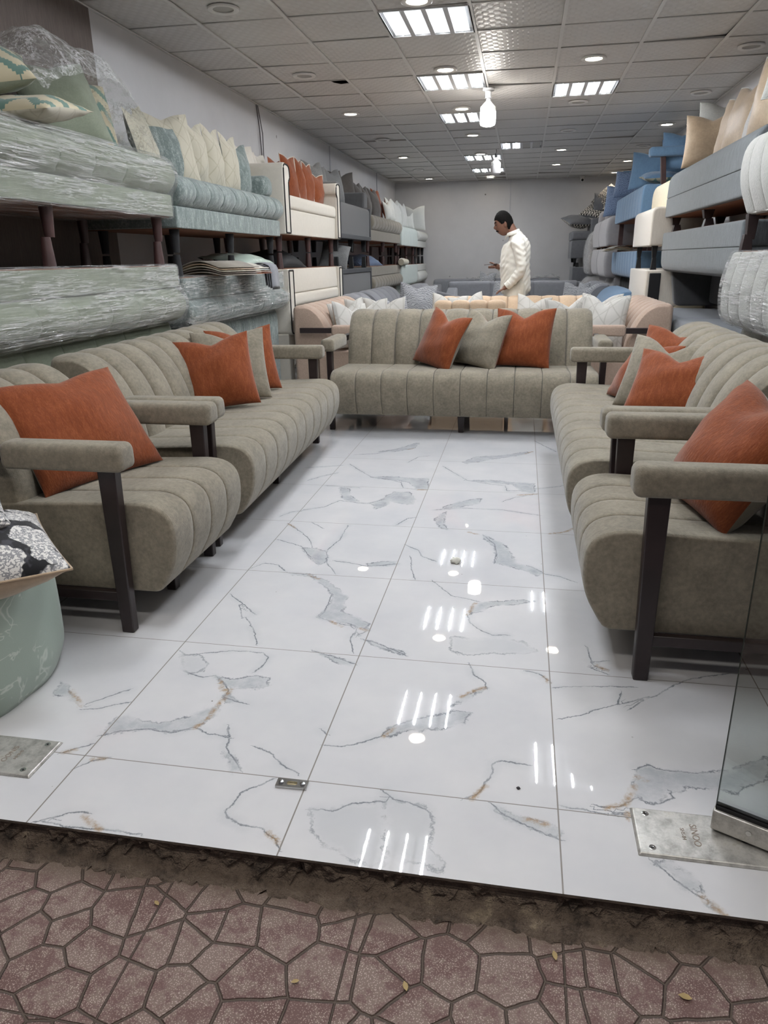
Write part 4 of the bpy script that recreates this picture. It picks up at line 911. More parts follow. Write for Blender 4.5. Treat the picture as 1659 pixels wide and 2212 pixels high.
# green cushions under loose film on the first stack
GG = 'green and cream cushions on the wrapped stack'
Z1 = 1.795
cushion((-2.32, 3.86, Z1), 58, 20, -8, .42, 'green', 'kilim', 'plain green cushion upright under loose clear film', GG, .02, 31, .18)
cushion((-2.36, 4.06, Z1), 70, 24, 6, .42, 'kilim', 'green', 'zigzag cushion at the film edge behind the plain green cushion', GG, .03, 32, .15)
cushion((-2.24, 3.03, Z1+.12), 20, 66, -18, .47, 'kilim', 'green', 'zigzag green and cream cushion lying tilted on top', GG, 0, 33, .18)
cushion((-2.16, 3.00, Z1+.01), 12, 80, 6, .45, 'kilim', 'leafprint', 'zigzag cushion with striped edge lying under the tilted one', GG, 0, 34, .12)
cushion((-2.34, 2.85, Z1), 40, 25, 0, .46, 'green', 'kilim', 'plain green cushion behind the tilted zigzag pair', GG, 0, 35, .18)
# crumpled loose film draped over them
def crumple(name, hf, x0, x1, y0, y1, nx, ny, seed, label, amp=.02):
    rr = np.random.default_rng(seed); V, F = [], []
    for j in range(ny+1):
        for i in range(nx+1):
            x = x0+(x1-x0)*i/nx; y = y0+(y1-y0)*j/ny
            V.append((x+rr.normal()*amp*.35, y+rr.normal()*amp*.35, hf(x, y)+rr.normal()*amp))
    for j in range(ny):
        for i in range(nx): F.append([j*(nx+1)+i, j*(nx+1)+i+1, (j+1)*(nx+1)+i+1, (j+1)*(nx+1)+i])
    o = mesh_obj(name, V, F, M['film_loose'], None, True); tag(o, label, 'plastic film')
    s = o.modifiers.new('soft', 'SUBSURF'); s.levels = 1; s.render_levels = 1
    return o
def hf(x, y):
    a = max(0, 1-((y-3.72)/.52)**2)**.5 if abs(y-3.72) < .52 else 0
    b = max(0, 1-((x+2.40)/.40)**2)**.5 if abs(x+2.40) < .40 else 0
    return 1.80+.44*min(1, a*1.05)*min(1, b*1.1)+.02*math.sin(13*x+9*y)
crumple('loose_film', hf, -2.72, -2.06, 3.25, 4.36, 26, 34, 5, 'loose crumpled clear film draped over green cushions on the stack', .012)
# cushions standing on the teal sofa
CG = 'cream and teal cushions on the teal sofa'
Z2 = 1.405+.315
for k, (x, y, yaw, ln, rl, s, fm, bm_, lb) in enumerate([
    (-2.30, 4.66, 100, 14, -10, .40, 'leafprint', 'teal', 'cream leaf-pattern cushion leaning on the wrapped stack, first on the teal sofa'),
    (-2.30, 4.98, 66, 14, -2, .44, 'leafprint', 'teal', 'large cream cushion with teal patch front'),
    (-2.27, 5.26, 86, 5, 0, (.30, .41), 'leafprint', 'teal', 'cream leaf cushion with teal back behind the patch cushion'),
    (-2.26, 5.56, 88, 5, 0, (.30, .42), 'leafprint', 'teal', 'cream leaf cushion fourth along the teal sofa'),
    (-2.25, 5.86, 88, 5, 0, (.30, .41), 'leafprint', 'teal', 'cream cushion with sheen spots fifth along the teal sofa'),
    (-2.24, 6.10, 86, 10, 0, (.30, .39), 'teal', 'leafprint', 'teal cushion beside the bolster arm'),
    (-2.36, 6.26, 86, 10, 4, .40, 'leafprint', 'teal', 'cream cushion mostly hidden behind the teal one')]):
    q = cushion((x, y, Z2), yaw, ln, rl, s, fm, bm_, lb, CG, .03, 40+k, .13, n=18, puff=.85)
    if k == 1:      # teal patch sewn on the front
        (a, b), rim = pillow_mesh(s, s, .13, .03, 41, 18, .85); nn = 19
        idx = [i for i in range(nn*nn) if (i % nn) <= 10 and 0 <= i//nn <= 12]; mp = {i: c for c, i in enumerate(idx)}
        Fp = [[mp[i] for i in f] for f in a[1] if all(i in mp for i in f)]
        mesh_obj('teal_patch', [(a[0][i][0], a[0][i][1]-.004, a[0][i][2]) for i in idx], Fp, M['teal'], q)
WG = 'white and rust cushions on the ivory sofa'
Z3 = 1.425+.335
for k, (x, y, yaw, s, fm, bm_, lb) in enumerate([
    (-2.38, 6.62, 84, .42, 'ivory', 'orange', 'ivory cushion leaning behind the near piped arm'),
    (-2.40, 6.83, 88, .40, 'ivory', 'orange', 'ivory cushion with rust edge, second behind the piped arm'),
    (-2.40, 7.05, 84, .40, 'ivory', 'orange', 'ivory cushion with rust edge, third behind the piped arm'),
    (-2.32, 7.24, 88, .36, 'orange', 'ivory', 'rust cushion sliver between ivory and tall rust cushions'),
    (-2.26, 7.42, 76, (.30, .41), 'orange', 'ivory', 'tall rust cushion first on the ivory seat'),
    (-2.24, 7.72, 90, (.28, .41), 'orange', 'ivory', 'rust cushion with white edge second on the ivory seat'),
    (-2.23, 7.98, 88, (.28, .40), 'orange', 'ivory', 'rust cushion third on the ivory seat'),
    (-2.20, 8.24, 84, .32, 'orange', 'ivory', 'small rust cushion touching the rolled ivory arm')]):
    cushion((x, y, Z3), yaw, 12 if k < 3 else 5, 0, s, fm, bm_, lb, WG, .02, 60+k, .11, n=14, puff=.85, pipe='ivory' if k > 3 else None)
DG = 'dark cushions on the charcoal and taupe sofas'
for k, (x, y, z, yaw, s, fm, lb) in enumerate([
    (-2.36, 8.74, 1.92, 70, .36, 'greyfleck', 'grey fleck cushion behind the ivory arm end'),
    (-2.38, 9.0, 1.9, 70, .36, 'greyfleck', 'second grey fleck cushion behind the ivory arm end'),
    (-2.28, 9.28, 1.845, 70, .42, 'greyfleck', 'tall grey cushion with fleck side on the charcoal seat'),
    (-2.40, 9.75, 1.95, 60, .34, 'umber', 'dark grey cushion peeking over the charcoal arm'),
    (-2.40, 10.2, 1.92, 40, .40, 'umber', 'wide brown-grey cushion above the charcoal arm'),
    (-2.28, 10.8, 1.805, 84, .44, 'umber', 'dark taupe cushion first on the taupe sofa'),
    (-2.25, 11.15, 1.805, 90, .42, 'umber', 'dark taupe cushion second on the taupe sofa'),
    (-2.23, 11.65, 1.80, 84, .42, 'umber', 'dark taupe cushion third on the taupe sofa')]):
    cushion((x, y, z), yaw, 12, 0, s, fm, None, lb, DG, .05, 80+k, .14, n=12)
PG = 'pale cushions on the taupe, mint and white sofas'
for k, (x, y, z, yaw, s, fm, bm_, lb) in enumerate([
    (-2.3, 12.25, 1.80, 86, .46, 'orange', 'white', 'rust-topped cushion wedged between dark and white cushions'),
    (-2.17, 12.4, 1.79, 80, .30, 'white', 'orange', 'small cream cushion in front of the rust-topped one'),
    (-2.2, 12.85, 1.79, 82, .38, 'white', 'orange', 'white cushion with rust trim first over the mint sofa'),
    (-2.2, 13.5, 1.75, 82, .44, 'white', 'orange', 'white cushion with rust trim second over the mint sofa'),
    (-2.2, 14.3, 1.75, 84, .44, 'white', 'orange', 'white cushion with rust trim third over the mint sofa'),
    (-2.2, 14.8, 1.74, 50, .30, 'white', None, 'small white cushion before the big square one'),
    (-2.2, 15.5, 1.735, 20, .48, 'white', 'darkgrey', 'big square white cushion last in the row by the back wall')]):
    cushion((x, y, z), yaw, 10, 0, s, fm, bm_, lb, PG, .05, 100+k, .13, n=12)
# things lying between the stacked sofas
def swatches(name, loc, rz, n, w, d, mats, label, cat, drop=0):
    t = empty(name, loc, (0, 0, rz)); tag(t, label, cat)
    for k in range(n):
        z = .012*k; V, F = [], []; m_ = 10
        for j in range(m_+1):
            s = j/m_; y = -d*s+.012*k; zz = z+.05*math.sin(PI*min(1, s*1.1))*(.4+.1*k)-(drop*max(0, s-.35)**1.3*(1-.12*(n-k)) if drop else 0)
            yy = y if not drop else -min(d*s, d*.42+.015*k)-.02*max(0, s-.35)
            V += [(-w/2+.006*k, yy, zz), (w/2+.006*k, yy, zz), (-w/2+.006*k, yy+.001, zz+.006), (w/2+.006*k, yy+.001, zz+.006)]
        for j in range(m_):
            a = j*4; b = a+4; F += [[a, a+1, b+1, b], [b+2, b+3, a+3, a+2], [a, b, b+2, a+2], [a+1, a+3, b+3, b+1]]
        F += [[0, 2, 3, 1], [m_*4, m_*4+1, m_*4+3, m_*4+2]]
        mesh_obj('swatch', V, F, mats[k % len(mats)], t)
    return t
swb = [fabric('swatch_beige', '#8f877b', .1), fabric('swatch_brown', '#6d6259', .1), M['leafprint'], M['champagne']]
swatches('swatch_book', (-2.20, 4.98, 1.12), 1.2, 5, .36, .40, swb, 'thick fan of beige fabric swatches lying on the upturned teal sofa', 'fabric swatches')
swatches('swatch_book', (-2.20, 5.42, 1.12), 1.35, 4, .22, .34, [M['orange'], M['peach'], M['mint'], M['ivory']], 'small swatches in rust, pink and cream beside the leg', 'fabric swatches')
swatches('swatch_strip', (-2.10, 5.58, 1.125), PI/2+.0, 4, .18, .42, [fabric('swatch_grey', '#6a6b6f', .1), fabric('swatch_grey_light', '#84858a', .1)], 'grey swatches hanging over the front of the wrapped teal sofa', 'fabric swatches', .32)
cushion((-2.09, 5.86, 1.185), 74, 84, 0, (.44, .44), 'satin', 'floral', 'pale green satin cushion lying on the upturned teal sofa', None, 0, 120, .13)
UG = 'cushions stored between upper and lower sofas'
cushion((-2.18, 7.15, 1.14), 75, 76, 0, .5, 'black', None, 'black cushion lying on the upturned ivory sofa', UG, 0, 121, .22)
cushion((-2.22, 8.78, 1.10), 20, 30, 14, .34, 'greyfleck', None, 'grey-green cushion leaning between the charcoal legs', UG, 0, 122, .14)
cushion((-2.18, 11.2, 1.11), 70, 76, 0, .5, 'navyprint', None, 'blue marbled cushion lying on the upturned taupe sofa', UG, 0, 123, .2)
o = MB().tube([(-2.02, 12.7, 1.15), (-2.06, 13.0, 1.16), (-2.03, 13.35, 1.15)], [.05, .06, .05], 14).build('fabric_roll', M['leafprint'], None, True, 60); tag(o, 'rolled cream patterned cloth on the upturned mint sofa', 'cloth')

# ---------------------------------------------------------------- stacks along the opposite wall
GRT = 'sofas stacked along the side wall with the blue sofas'
def boucle_pair():
    panel_sofa('R', 1.25, 2.4, 5.10, 1.425, False, 'boucle', 'white boucle channelled sofa, upright, top of the stack behind the glass door', GRT, 12, .44, .60, .14, M['wood'], .018, 3, .13, .02, .06, er=.09)
    t = panel_sofa('R', 1.235, 2.4, 5.10, 1.215, True, 'boucle', 'white boucle channelled sofa in clear film, upturned, behind the sage seats', GRT, 12, .44, .60, .10, M['wood'], .018, 3, .12, .02, .03, er=.08, wrapped=True, below=1.215)
boucle_pair()
# low rounded back of the upright boucle sofa
for o in [q for q in bpy.data.objects if q.get('label', '').startswith('white boucle channelled sofa, upright')]:
    up('backrest', M['boucle'], o, rprof([(.30, .40, .03), (.26, .62, .10), (.60, .64, .06), (.60, .40, 0)], 8), 2.5, (-.05, 0, 0), n=12, depth=.016, power=3, er=.10, wfun=front_top)
t = panel_sofa('R', 1.33, 5.14, 7.95, 1.54, False, 'grey', 'grey melange sofa with one seam, upright, champagne cushions on it', GRT, 1, .41, .58, .067, M['wood'], top_r=.14, seam=.17, er=.02, legr=(.043, .028))
panel_sofa('R', 1.33, 5.14, 7.95, 1.405, True, 'grey', 'grey melange sofa with one seam, upturned beneath its twin', GRT, 1, .36, .58, .0, M['wood'], top_r=.10, seam=.16, er=.02, below=.68, below_y=.47, below_mat=M['charcoal'])  # charcoal instead of grey, so the recess's shade is put into the backrest colour
for o in [q for q in bpy.data.objects if q.get('label', '').startswith('grey melange sofa with one seam, upturned')]:
    for sx in (-1, 1): up('arm', M['charcoal'], o, rprof([(.10, .34, .02), (.16, .68, .06), (.58, .68, .02), (.58, .34, 0)], 5), .10, (sx*1.33, 0, 0), er=.02)  # near-end arm added to darken the recess
    for x in (-1.28, .0, 1.28):
        for y in (.10, .48): MB().bar((x, y, .004), (x, y, -.068), .085, .085, .055, .055).build('leg', M['wood'], o, bevel=.003)
t = placed('seat_bench', 'R', 1.26, 5.25, 7.90, .0, False); tag(t, 'slate grey padded bench in the dark gap under the grey sofas', 'bench')
up('base', M['charcoal'], t, rprof([(.02, 0, .01), (.02, .56, .02), (.62, .56, 0), (.62, 0, 0)], 4), 2.7)
up('seat_cushion', M['slate'], t, rprof([(-.02, .56, .05), (-.02, .72, .07), (.62, .70, .02), (.62, .56, 0)], 6), 2.7, n=2, depth=.02, power=3, er=.05, wfun=front_top)
def barrel(y0, y1, zb, inv, label):
    t = placed('stacked_armchair', 'R', 1.22, y0, y1, zb, inv); tag(t, label, 'armchair', GRT); L = y1-y0-.02
    up('seat', M['cream'], t, rprof([(.0, 0, .012), (0, .36, .07), (.56, .35, .02), (.56, 0, 0)], 7), L, er=.02)
    up('barrel_back', M['cream_leather'], t, rprof([(-L/2+.22, .33, .02), (-L/2+.22, .60, .24), (L/2+.10, .60, .24), (L/2+.10, .33, .02)], 10), .08, (0, .17, 0), axis='y', er=.03)
    MB().box(-L/2-.012, -L/2+.002, .03, .14, .03, .33).build('side_panel', M['black'], t, bevel=.01)
    if inv:
        up('arm', M['cream_leather'], t, rprof([(.30, .30, .03), (.27, zb-.05, .12), (.60, zb-.02, .06), (.60, .30, .02)], 7), .09, (-L/2+.045, 0, 0), er=.03)
        up('backrest', M['cream_leather'], t, rprof([(.47, .30, .02), (.47, zb-.01, .03), (.6, zb-.01, .03), (.6, .30, .02)], 4), L-.1)
    for x in (-L/2+.08, L/2-.1):
        for y in (.07, .48): cone_leg(t, x, y, .004, -.115, .028, .018, M['black'], True)
    return t
barrel(7.98, 9.20, 1.29, False, 'cream slub armchair with rounded leather back, upright between grey and blue stacks')
barrel(7.98, 9.20, 1.062, True, 'cream slub armchair, upturned under its twin beside the peach sofa')
t = panel_sofa('R', 1.28, 9.25, 11.75, 1.63, False, 'blue', 'blue sofa with channelled front and padded arms, upright, blue cushions on it', GRT, 10, .33, .60, .19, M['wood_red'], .010, 3.4, .05, er=.02, legr=(.03, .03), mid=False)
for sx in (-1, 1):
    x = sx*1.21
    MB().bar((x, .19, .62), (x, .26, 0), .05, .055).build('arm_post', M['wood_red'], t, bevel=.004)
    up('arm_pad', M['blue'], t, rprof([(x-.07, .60, .03), (x+.07, .60, .03), (x+.07, .70, .035), (x-.07, .70, .035)], 5), .58, (0, .33, 0), axis='y', er=.03)
panel_sofa('R', 1.28, 9.25, 11.75, 1.25, True, 'blue', 'blue sofa with channelled front, upturned', GRT, 10, .33, .60, .19, M['wood_red'], .010, 3.4, .10, er=.02, legr=(.03, .03), mid=False, below=1.25, below_mat=M['void'])  # backrest near-black, not the blue of the seat
def lilac(y0, y1, zb, inv, label, below=None):
    return panel_sofa('R', 1.20, y0, y1, zb, inv, 'lilac', label, GRT, 1, .42, .64, .0 if not inv else .03, M['black'], 0, 3, .09, .03, er=.06, below=below, cat='armchair', name='stacked_armchair', mid=False)
lilac(11.82, 12.95, 1.335, False, 'warm grey armchair, upright, next to the blue stack'); lilac(12.98, 14.1, 1.33, False, 'warm grey armchair, upright, second from the blue stack')
lilac(11.82, 12.95, 1.30, True, 'warm grey armchair, upturned, next to the blue stack', 1.30); lilac(12.98, 14.1, 1.30, True, 'warm grey armchair, upturned, second from the blue stack', 1.30)
for o in [q for q in bpy.data.objects if q.get('label', '').startswith('warm grey armchair, upright')]:
    up('arm', M['lilac'], o, rprof([(.05, .38, .03), (.06, .60, .1), (.62, .60, .05), (.62, .38, 0)], 7), .16, (-.46, 0, 0), er=.05)
t = placed('wrapped_armchair', 'R', 1.14, 14.15, 15.1, .88, False); tag(t, 'grey armchair bundled in clear film beyond the warm grey armchairs', 'armchair')
p = rprof([(.0, 0, .08), (-.04, .4, .2), (.06, .80, .25), (.6, .78, .05), (.6, 0, 0)], 8); up('body', M['lilac'], t, p, .9, er=.12); wrap(t, p, .9)
t = placed('wrapped_armchair', 'R', 1.06, 14.15, 15.1, 0, False); tag(t, 'grey armchair bundled in clear film on the floor beneath the bundled one', 'armchair')
p = rprof([(.0, 0, .08), (-.04, .4, .2), (.06, .87, .25), (.66, .87, .05), (.66, 0, 0)], 8); up('body', M['lilac'], t, p, .9, er=.12); wrap(t, p, .9)
def darkbox(zb, inv, label, xf, below=None):
    t = placed('stacked_armchair', 'R', xf, 15.35, 16.3, zb, inv); tag(t, label, 'armchair', 'dark grey armchairs in the corner'); m = M['darkgrey']
    up('seat', m, t, rprof([(0, 0, .01), (0, .33, .03), (.7, .33, 0), (.7, 0, 0)], 4), .9, er=.02)
    up('cushion', m, t, rprof([(-.01, .33, .03), (-.01, .50, .04), (.5, .50, .02), (.5, .33, 0)], 5), .84, er=.05, n=1)
    up('arm', m, t, rprof([(.35, .33, .01), (.35, .72, .05), (.8, .72, .05), (.8, .33, 0)], 5), .9, er=.03)
    if below: up('backrest', m, t, rprof([(.05, .48, .02), (.05, below, .02), (.7, below, .02), (.7, .48, 0)], 4), .88)
    legs4(t, .9, .7, .08, M['black'], square=True, mid=False); return t
darkbox(1.16, False, 'dark grey armchair, upright, topmost by the back wall corner', .90); darkbox(1.0, True, 'dark grey armchair, upturned, by the back wall corner', .95, .998)
CH = 'champagne cushions on the grey sofa'
for k, (x, y, z, yaw, ln, s, fm, bm_, lb, pp) in enumerate([
    (1.62, 7.70, 1.95, -12, 8, .46, 'champagne', 'boucle', 'champagne cushion farthest along the grey sofa, seen face-on', None),
    (1.72, 7.80, 2.10, -12, 6, .42, 'boucle', None, 'pale boucle cushion peeking behind the face-on champagne one', None),
    (1.58, 7.02, 1.95, -82, 12, .48, 'champagne', 'champagne', 'champagne cushion with white piping behind its leaning neighbour', 'white'),
    (1.58, 6.66, 1.95, -80, 12, .50, 'champagne', 'champagne', 'champagne cushion with white piping leaning beside the silver one', 'white'),
    (1.58, 6.16, 1.95, -86, 14, .48, 'silverprint', 'champagne', 'silver crackle cushion with champagne back', 'white'),
    (1.54, 5.68, 1.95, -70, 12, .50, 'champagne', 'champagne', 'large champagne cushion with white piping by the boucle sofa', 'white'),
    (1.80, 6.42, 2.08, -84, 4, .36, 'geo', None, 'cream cushion with dark geometric print tucked at the wall', None),
    (1.60, 5.35, 2.12, -40, 14, .46, 'boucle', 'white', 'white piped cushion above the boucle sofa', 'white')]):
    cushion((x, y, z), yaw, ln, 0, s, fm, bm_, lb, CH, .04, 140+k, .15, pipe=pp, n=16)
BG = 'blue cushions on the blue sofa'
for k, (x, y, z, yaw, ln, s, fm, bm_, lb) in enumerate([
    (1.58, 9.55, 2.04, 0, 84, .50, 'blue', 'kilim', 'blue cushion lying under the padded blue arm'),
    (1.42, 10.05, 1.965, -30, 10, .44, 'blue', 'navyprint', 'blue cushion standing beside the padded blue arm'),
    (1.56, 10.7, 1.97, -35, 10, .42, 'navyprint', None, 'navy patterned cushion behind the standing blue one'),
    (1.72, 9.75, 2.08, -10, 10, .40, 'blue', None, 'blue cushion with only its top over the padded arm'),
    (1.66, 9.35, 2.10, -10, 10, .40, 'blue', 'navyprint', 'blue cushion against the wall above the padded arm')]):
    cushion((x, y, z), yaw, ln, 0, s, fm, bm_, lb, BG, .03, 160+k, .14, n=14)
NG = 'navy cushions beyond the blue sofa'
cushion((1.34, 12.1, 1.755), -30, 10, 0, .44, 'navyprint', None, 'navy print cushion on the warm grey armchair by the blue sofa', NG, .02, 170, .14, n=12)
cushion((1.36, 11.45, 1.965), -30, 8, 0, .36, 'navyprint', None, 'navy print cushion at the far end of the blue sofa', NG, .02, 171, .12, n=12)
KG = 'geometric cushions on the dark grey armchair'
cushion((1.10, 15.5, 1.78), 20, 74, 0, .52, 'darkgrey', 'geo', 'grey cushion with geometric underside lying on the dark armchair edge', KG, 0, 172, .22, n=14)
cushion((1.22, 15.6, 1.92), -20, 60, 22, .52, 'geo', 'darkgrey', 'cushion with geometric face and grey back tilted over the lying one', KG, 0, 173, .22, n=14)
cushion((1.36, 15.7, 2.10), -40, 40, 30, .50, 'geo', 'black', 'black backed cushion with geometric face topping the dark armchair', KG, 0, 174, .22, n=14)
cushion((1.5, 15.55, 1.98), -10, 40, 0, .5, 'darkgrey', None, 'plain dark cushion behind the geometric ones', KG, 0, 175, .22, n=14)
swatches('swatch_book', (1.44, 11.4, 1.256), -1.3, 4, .26, .34, [M['geo'], M['leafprint'], M['champagne']], 'printed fabric swatches lying on the upturned blue sofa', 'fabric swatches')

# ---------------------------------------------------------------- peach set behind the sage sofa
lounge('sofa', (-1.075, 7.20, 0), PI/2, 1.74, 9, M['peach'], 'peach boucle sofa side-on beside the ivory stack, white cushions at its end', 'sofa')
lounge('sofa', (.305, 7.09, 0), -PI/2, 1.50, 8, M['peach'], 'peach boucle sofa side-on below the cream armchairs', 'sofa')
bpk = back_prof(.50, .86, .36, .86)
lounge('sofa', (-.06, 7.95, 0), 0, 1.70, 9, M['peach_pale'], 'pale peach sofa facing the entrance in front of the standing man', 'sofa', back=back_prof(.40, .70, .36, .80))
lounge('armchair', (-.475, 7.58, 0), PI, .68, 4, M['peach_pale'], 'pale peach armchair with its channelled back to the sage sofa', 'armchair', back=back_prof(.30, .60, .36, .835), wf=lambda y, z, ny, nz: 1. if nz > -.75 else 0.)
WH = 'white starburst cushions on the peach seats'
for k, (x, y, z, yaw, ln, rl, s, lb) in enumerate([
    (-1.46, 6.50, .445, 60, 14, 6, .42, 'white starburst cushion at the front of the peach side sofa by the ivory stack'),
    (-1.50, 6.72, .45, 50, 14, -6, .42, 'white starburst cushion second on the peach sofa by the ivory stack'),
    (-1.42, 6.90, .45, 20, 14, 0, .42, 'white starburst cushion facing out on the peach sofa by the ivory stack'),
    (-1.30, 7.10, .45, 10, 14, 0, .42, 'white starburst cushion last on the peach sofa by the ivory stack'),
    (.66, 6.62, .445, -34, 14, 0, .45, 'white starburst cushion at the front on the peach sofa below cream armchairs'),
    (.68, 6.86, .445, -38, 14, 0, .45, 'white starburst cushion second on the peach sofa below cream armchairs'),
    (.66, 7.08, .445, -40, 14, 0, .45, 'white starburst cushion third on the peach sofa below cream armchairs'),
    (.47, 7.02, .445, 10, 10, -6, .42, 'white starburst cushion leaning against the sage sofa back corner'),
    (.12, 8.22, .46, 12, 22, 8, .38, 'white starburst cushion standing on the pale peach sofa beside the armchair'),
    (-.52, 8.24, .46, 20, 22, -8, .40, 'white starburst cushion under the man\'s hand'),
    (-.80, 8.24, .46, 8, 22, 6, .40, 'white starburst cushion low on the pale peach sofa'),
    ]):
    cushion((x, y, z), yaw, ln, rl, s, 'starburst', 'champagne', lb, WH, .06, 180+k, .15, n=16)
# ---------------------------------------------------------------- grey and blue seats farther back
FG = 'steel grey lounge seats at the back'
lounge('armchair', (-1.12, 8.66, 0), PI/2, .70, 2, M['steel'], 'steel grey tufted armchair beside the charcoal stack, first of the grey seats', 'armchair', FG, ())
lounge('sofa', (-1.12, 10.10, 0), PI/2, 1.8, 5, M['steel'], 'steel grey tufted sofa beside the taupe stack', 'sofa', FG, ())
SV = 'silver wavy cushions on the grey seats'
cushion((-1.44, 8.80, .445), 30, 14, -6, .34, 'silver', 'steel', 'small silver wavy cushion on the grey tufted armchair', SV, .05, 200, .13, n=16)
cushion((-1.28, 9.5, .445), 12, 14, 2, .46, 'silver', 'steel', 'large silver wavy cushion on the grey tufted sofa', SV, .08, 201, .14, n=16)
cushion((-1.40, 9.8, .47), 14, 14, 8, .44, 'silver', 'steel', 'silver wavy cushion behind the large one', SV, .04, 202, .14, n=16)
def boxy(name, loc, rz, L, H, label, cat, n=2, D=.85):
    t = empty(name, loc, (0, 0, rz)); tag(t, label, cat, FG); m = M['steel']
    up('seat', m, t, rprof([(.02, .06, .02), (0, .44, .05), (D, .44, 0), (D, .06, 0)], 5), L-.36, n=n, depth=.012, power=6, wfun=front_top)
    up('backrest', m, t, rprof([(D-.26, .42, .02), (D-.22, H, .07), (D, H, .05), (D, .06, 0), (D-.2, .06, 0)], 6), L, n=n, depth=.02, power=6, er=.05, wfun=front_top)
    for s in (-1, 1):
        up('arm', m, t, rprof([(0, .06, .03), (.02, .56, .06), (D-.05, H-.06, .05), (D-.05, .06, 0)], 6), .18, (s*(L/2-.09), 0, 0), er=.035)
    for x in (-L/2+.1, L/2-.1):
        for y in (.08, D-.1): cone_leg(t, x, y, .08, 0, .02, .025, M['black'], True)
    return t
boxy('sofa', (-.98, 12.35, 0), PI/2, 1.7, .80, 'steel grey sofa with sloping arms seen end-on near the white stack', 'sofa')
boxy('sofa', (-.18, 13.1, 0), 0, 2.3, .80, 'long steel grey sofa facing the entrance behind the man', 'sofa', 3)
boxy('sofa', (-.55, 15.3, 0), 0, 2.6, .79, 'steel grey sofa along the back wall under bunched film', 'sofa', 3)
boxy('armchair', (.72, 14.45, 0), 0, .95, .74, 'steel grey armchair beside the dark corner stack', 'armchair', 1)
def hump(x, y): return .78+.10*math.exp(-((x+.62)/.25)**2)+.07*math.exp(-((x-.55)/.2)**2)
crumple('loose_film', hump, -1.15, .75, 15.9, 16.2, 34, 7, 8, 'bunched clear film lying on the grey sofa by the back wall', .03)
for k, (x, y, rz, s, lb) in enumerate([(-.36, 13.55, 8, .36, 'silver wavy cushion leaning low on the long grey sofa'), (-.02, 13.55, 14, .36, 'silver wavy cushion half hidden behind the man'), (-.75, 15.82, 0, .34, 'silver wavy cushion propped on the sofa by the back wall')]):
    cushion((x, y, .445 if k < 2 else .60), rz, 16, 8*(-1)**k, s if k < 2 else .34, 'silver', 'steel', lb, SV, .06, 210+k, .14, n=14)
lounge('sofa', (.29, 11.7, 0), -PI/2, 1.7, 5, M['steel'], 'steel grey tufted sofa opposite the taupe stack, blue arm before it', 'sofa', FG, ())
cushion((.74, 11.3, .445), -30, 16, 0, .42, 'silver', 'steel', 'silver wavy cushion on the grey sofa opposite the taupe stack', SV, .05, 215, .14, n=14)
cushion((.86, 11.0, .445), -50, 16, 0, .42, 'silver', 'steel', 'silver wavy cushion turned sideways by the grey sofa end', SV, .05, 216, .14, n=14)
lounge('sofa', (.36, 9.75, 0), -PI/2, 1.7, 1, M['blue'], 'blue lounge sofa behind the peach one, rounded end in view', 'sofa', None, ())

# ---------------------------------------------------------------- the man with the phone
def limb(pts, n=18, sub=5):
    """closed elliptical tube through joints ((x, y, z), radius or (radius_x, radius_y))"""
    P = [Vector(p) for p, r in pts]; Q = [r if isinstance(r, tuple) else (r, r) for p, r in pts]; S = []
    m = len(P)
    def cr(a, b, c, d, t): return .5*((2*b)+(c-a)*t+(2*a-5*b+4*c-d)*t*t+(3*b-a-3*c+d)*t**3)
    for k in range(m-1):
        for i in range(sub):
            t = i/sub; A, B, C_, D = P[max(k-1, 0)], P[k], P[k+1], P[min(k+2, m-1)]
            S.append((cr(A, B, C_, D, t), Q[k][0]*(1-t)+Q[k+1][0]*t, Q[k][1]*(1-t)+Q[k+1][1]*t))
    S.append((P[-1], *Q[-1]))
    d0 = (S[1][0]-S[0][0]).normalized(); d1 = (S[-1][0]-S[-2][0]).normalized(); r0 = min(S[0][1:]); r1 = min(S[-1][1:])
    pre = [(S[0][0]-d0*r0*.7*math.sin(a), S[0][1]*math.cos(a), S[0][2]*math.cos(a)) for a in (1.35, 1.0, .6, .3)]
    post = [(S[-1][0]+d1*r1*.7*math.sin(a), S[-1][1]*math.cos(a), S[-1][2]*math.cos(a)) for a in (.3, .6, 1.0, 1.35)]
    S = pre+S+post; V, F = [], []
    for k, (c, ra, rb) in enumerate(S):
        d = (S[min(k+1, len(S)-1)][0]-S[max(k-1, 0)][0]).normalized()
        ax = Vector((1, 0, 0)) if abs(d.x) < .8 else Vector((0, 0, 1))
        u = (ax-d*ax.dot(d)).normalized(); w_ = d.cross(u)
        for i in range(n):
            a = 2*PI*i/n; V.append(tuple(c+u*ra*math.cos(a)+w_*rb*math.sin(a)))
    for k in range(len(S)-1):
        for i in range(n):
            j = (i+1) % n; F.append([k*n+i, k*n+j, (k+1)*n+j, (k+1)*n+i])
    F.append(list(range(n))[::-1]); F.append([(len(S)-1)*n+i for i in range(n)])
    me = bpy.data.meshes.new('limb'); me.from_pydata(V, [], F); me.update(); return me
def skin_mesh(chains):
    base = []; out = []
    for ch in chains:
        pts = [base[p] if isinstance(p, int) else p for p in ch]
        base += [p for p in ch if not isinstance(p, int)]
        if isinstance(ch[0], int):      # start a limb inside the trunk with its own radius
            p0 = pts[0][0]; q = Vector(pts[1][0]); pts[0] = (tuple(q+(Vector(p0)-q)*.55), pts[1][1])
        out.append(limb(pts))
    bm = bmesh.new()
    for me in out: bm.from_mesh(me)
    r = bpy.data.meshes.new('chains'); bm.to_mesh(r); bm.free(); return r
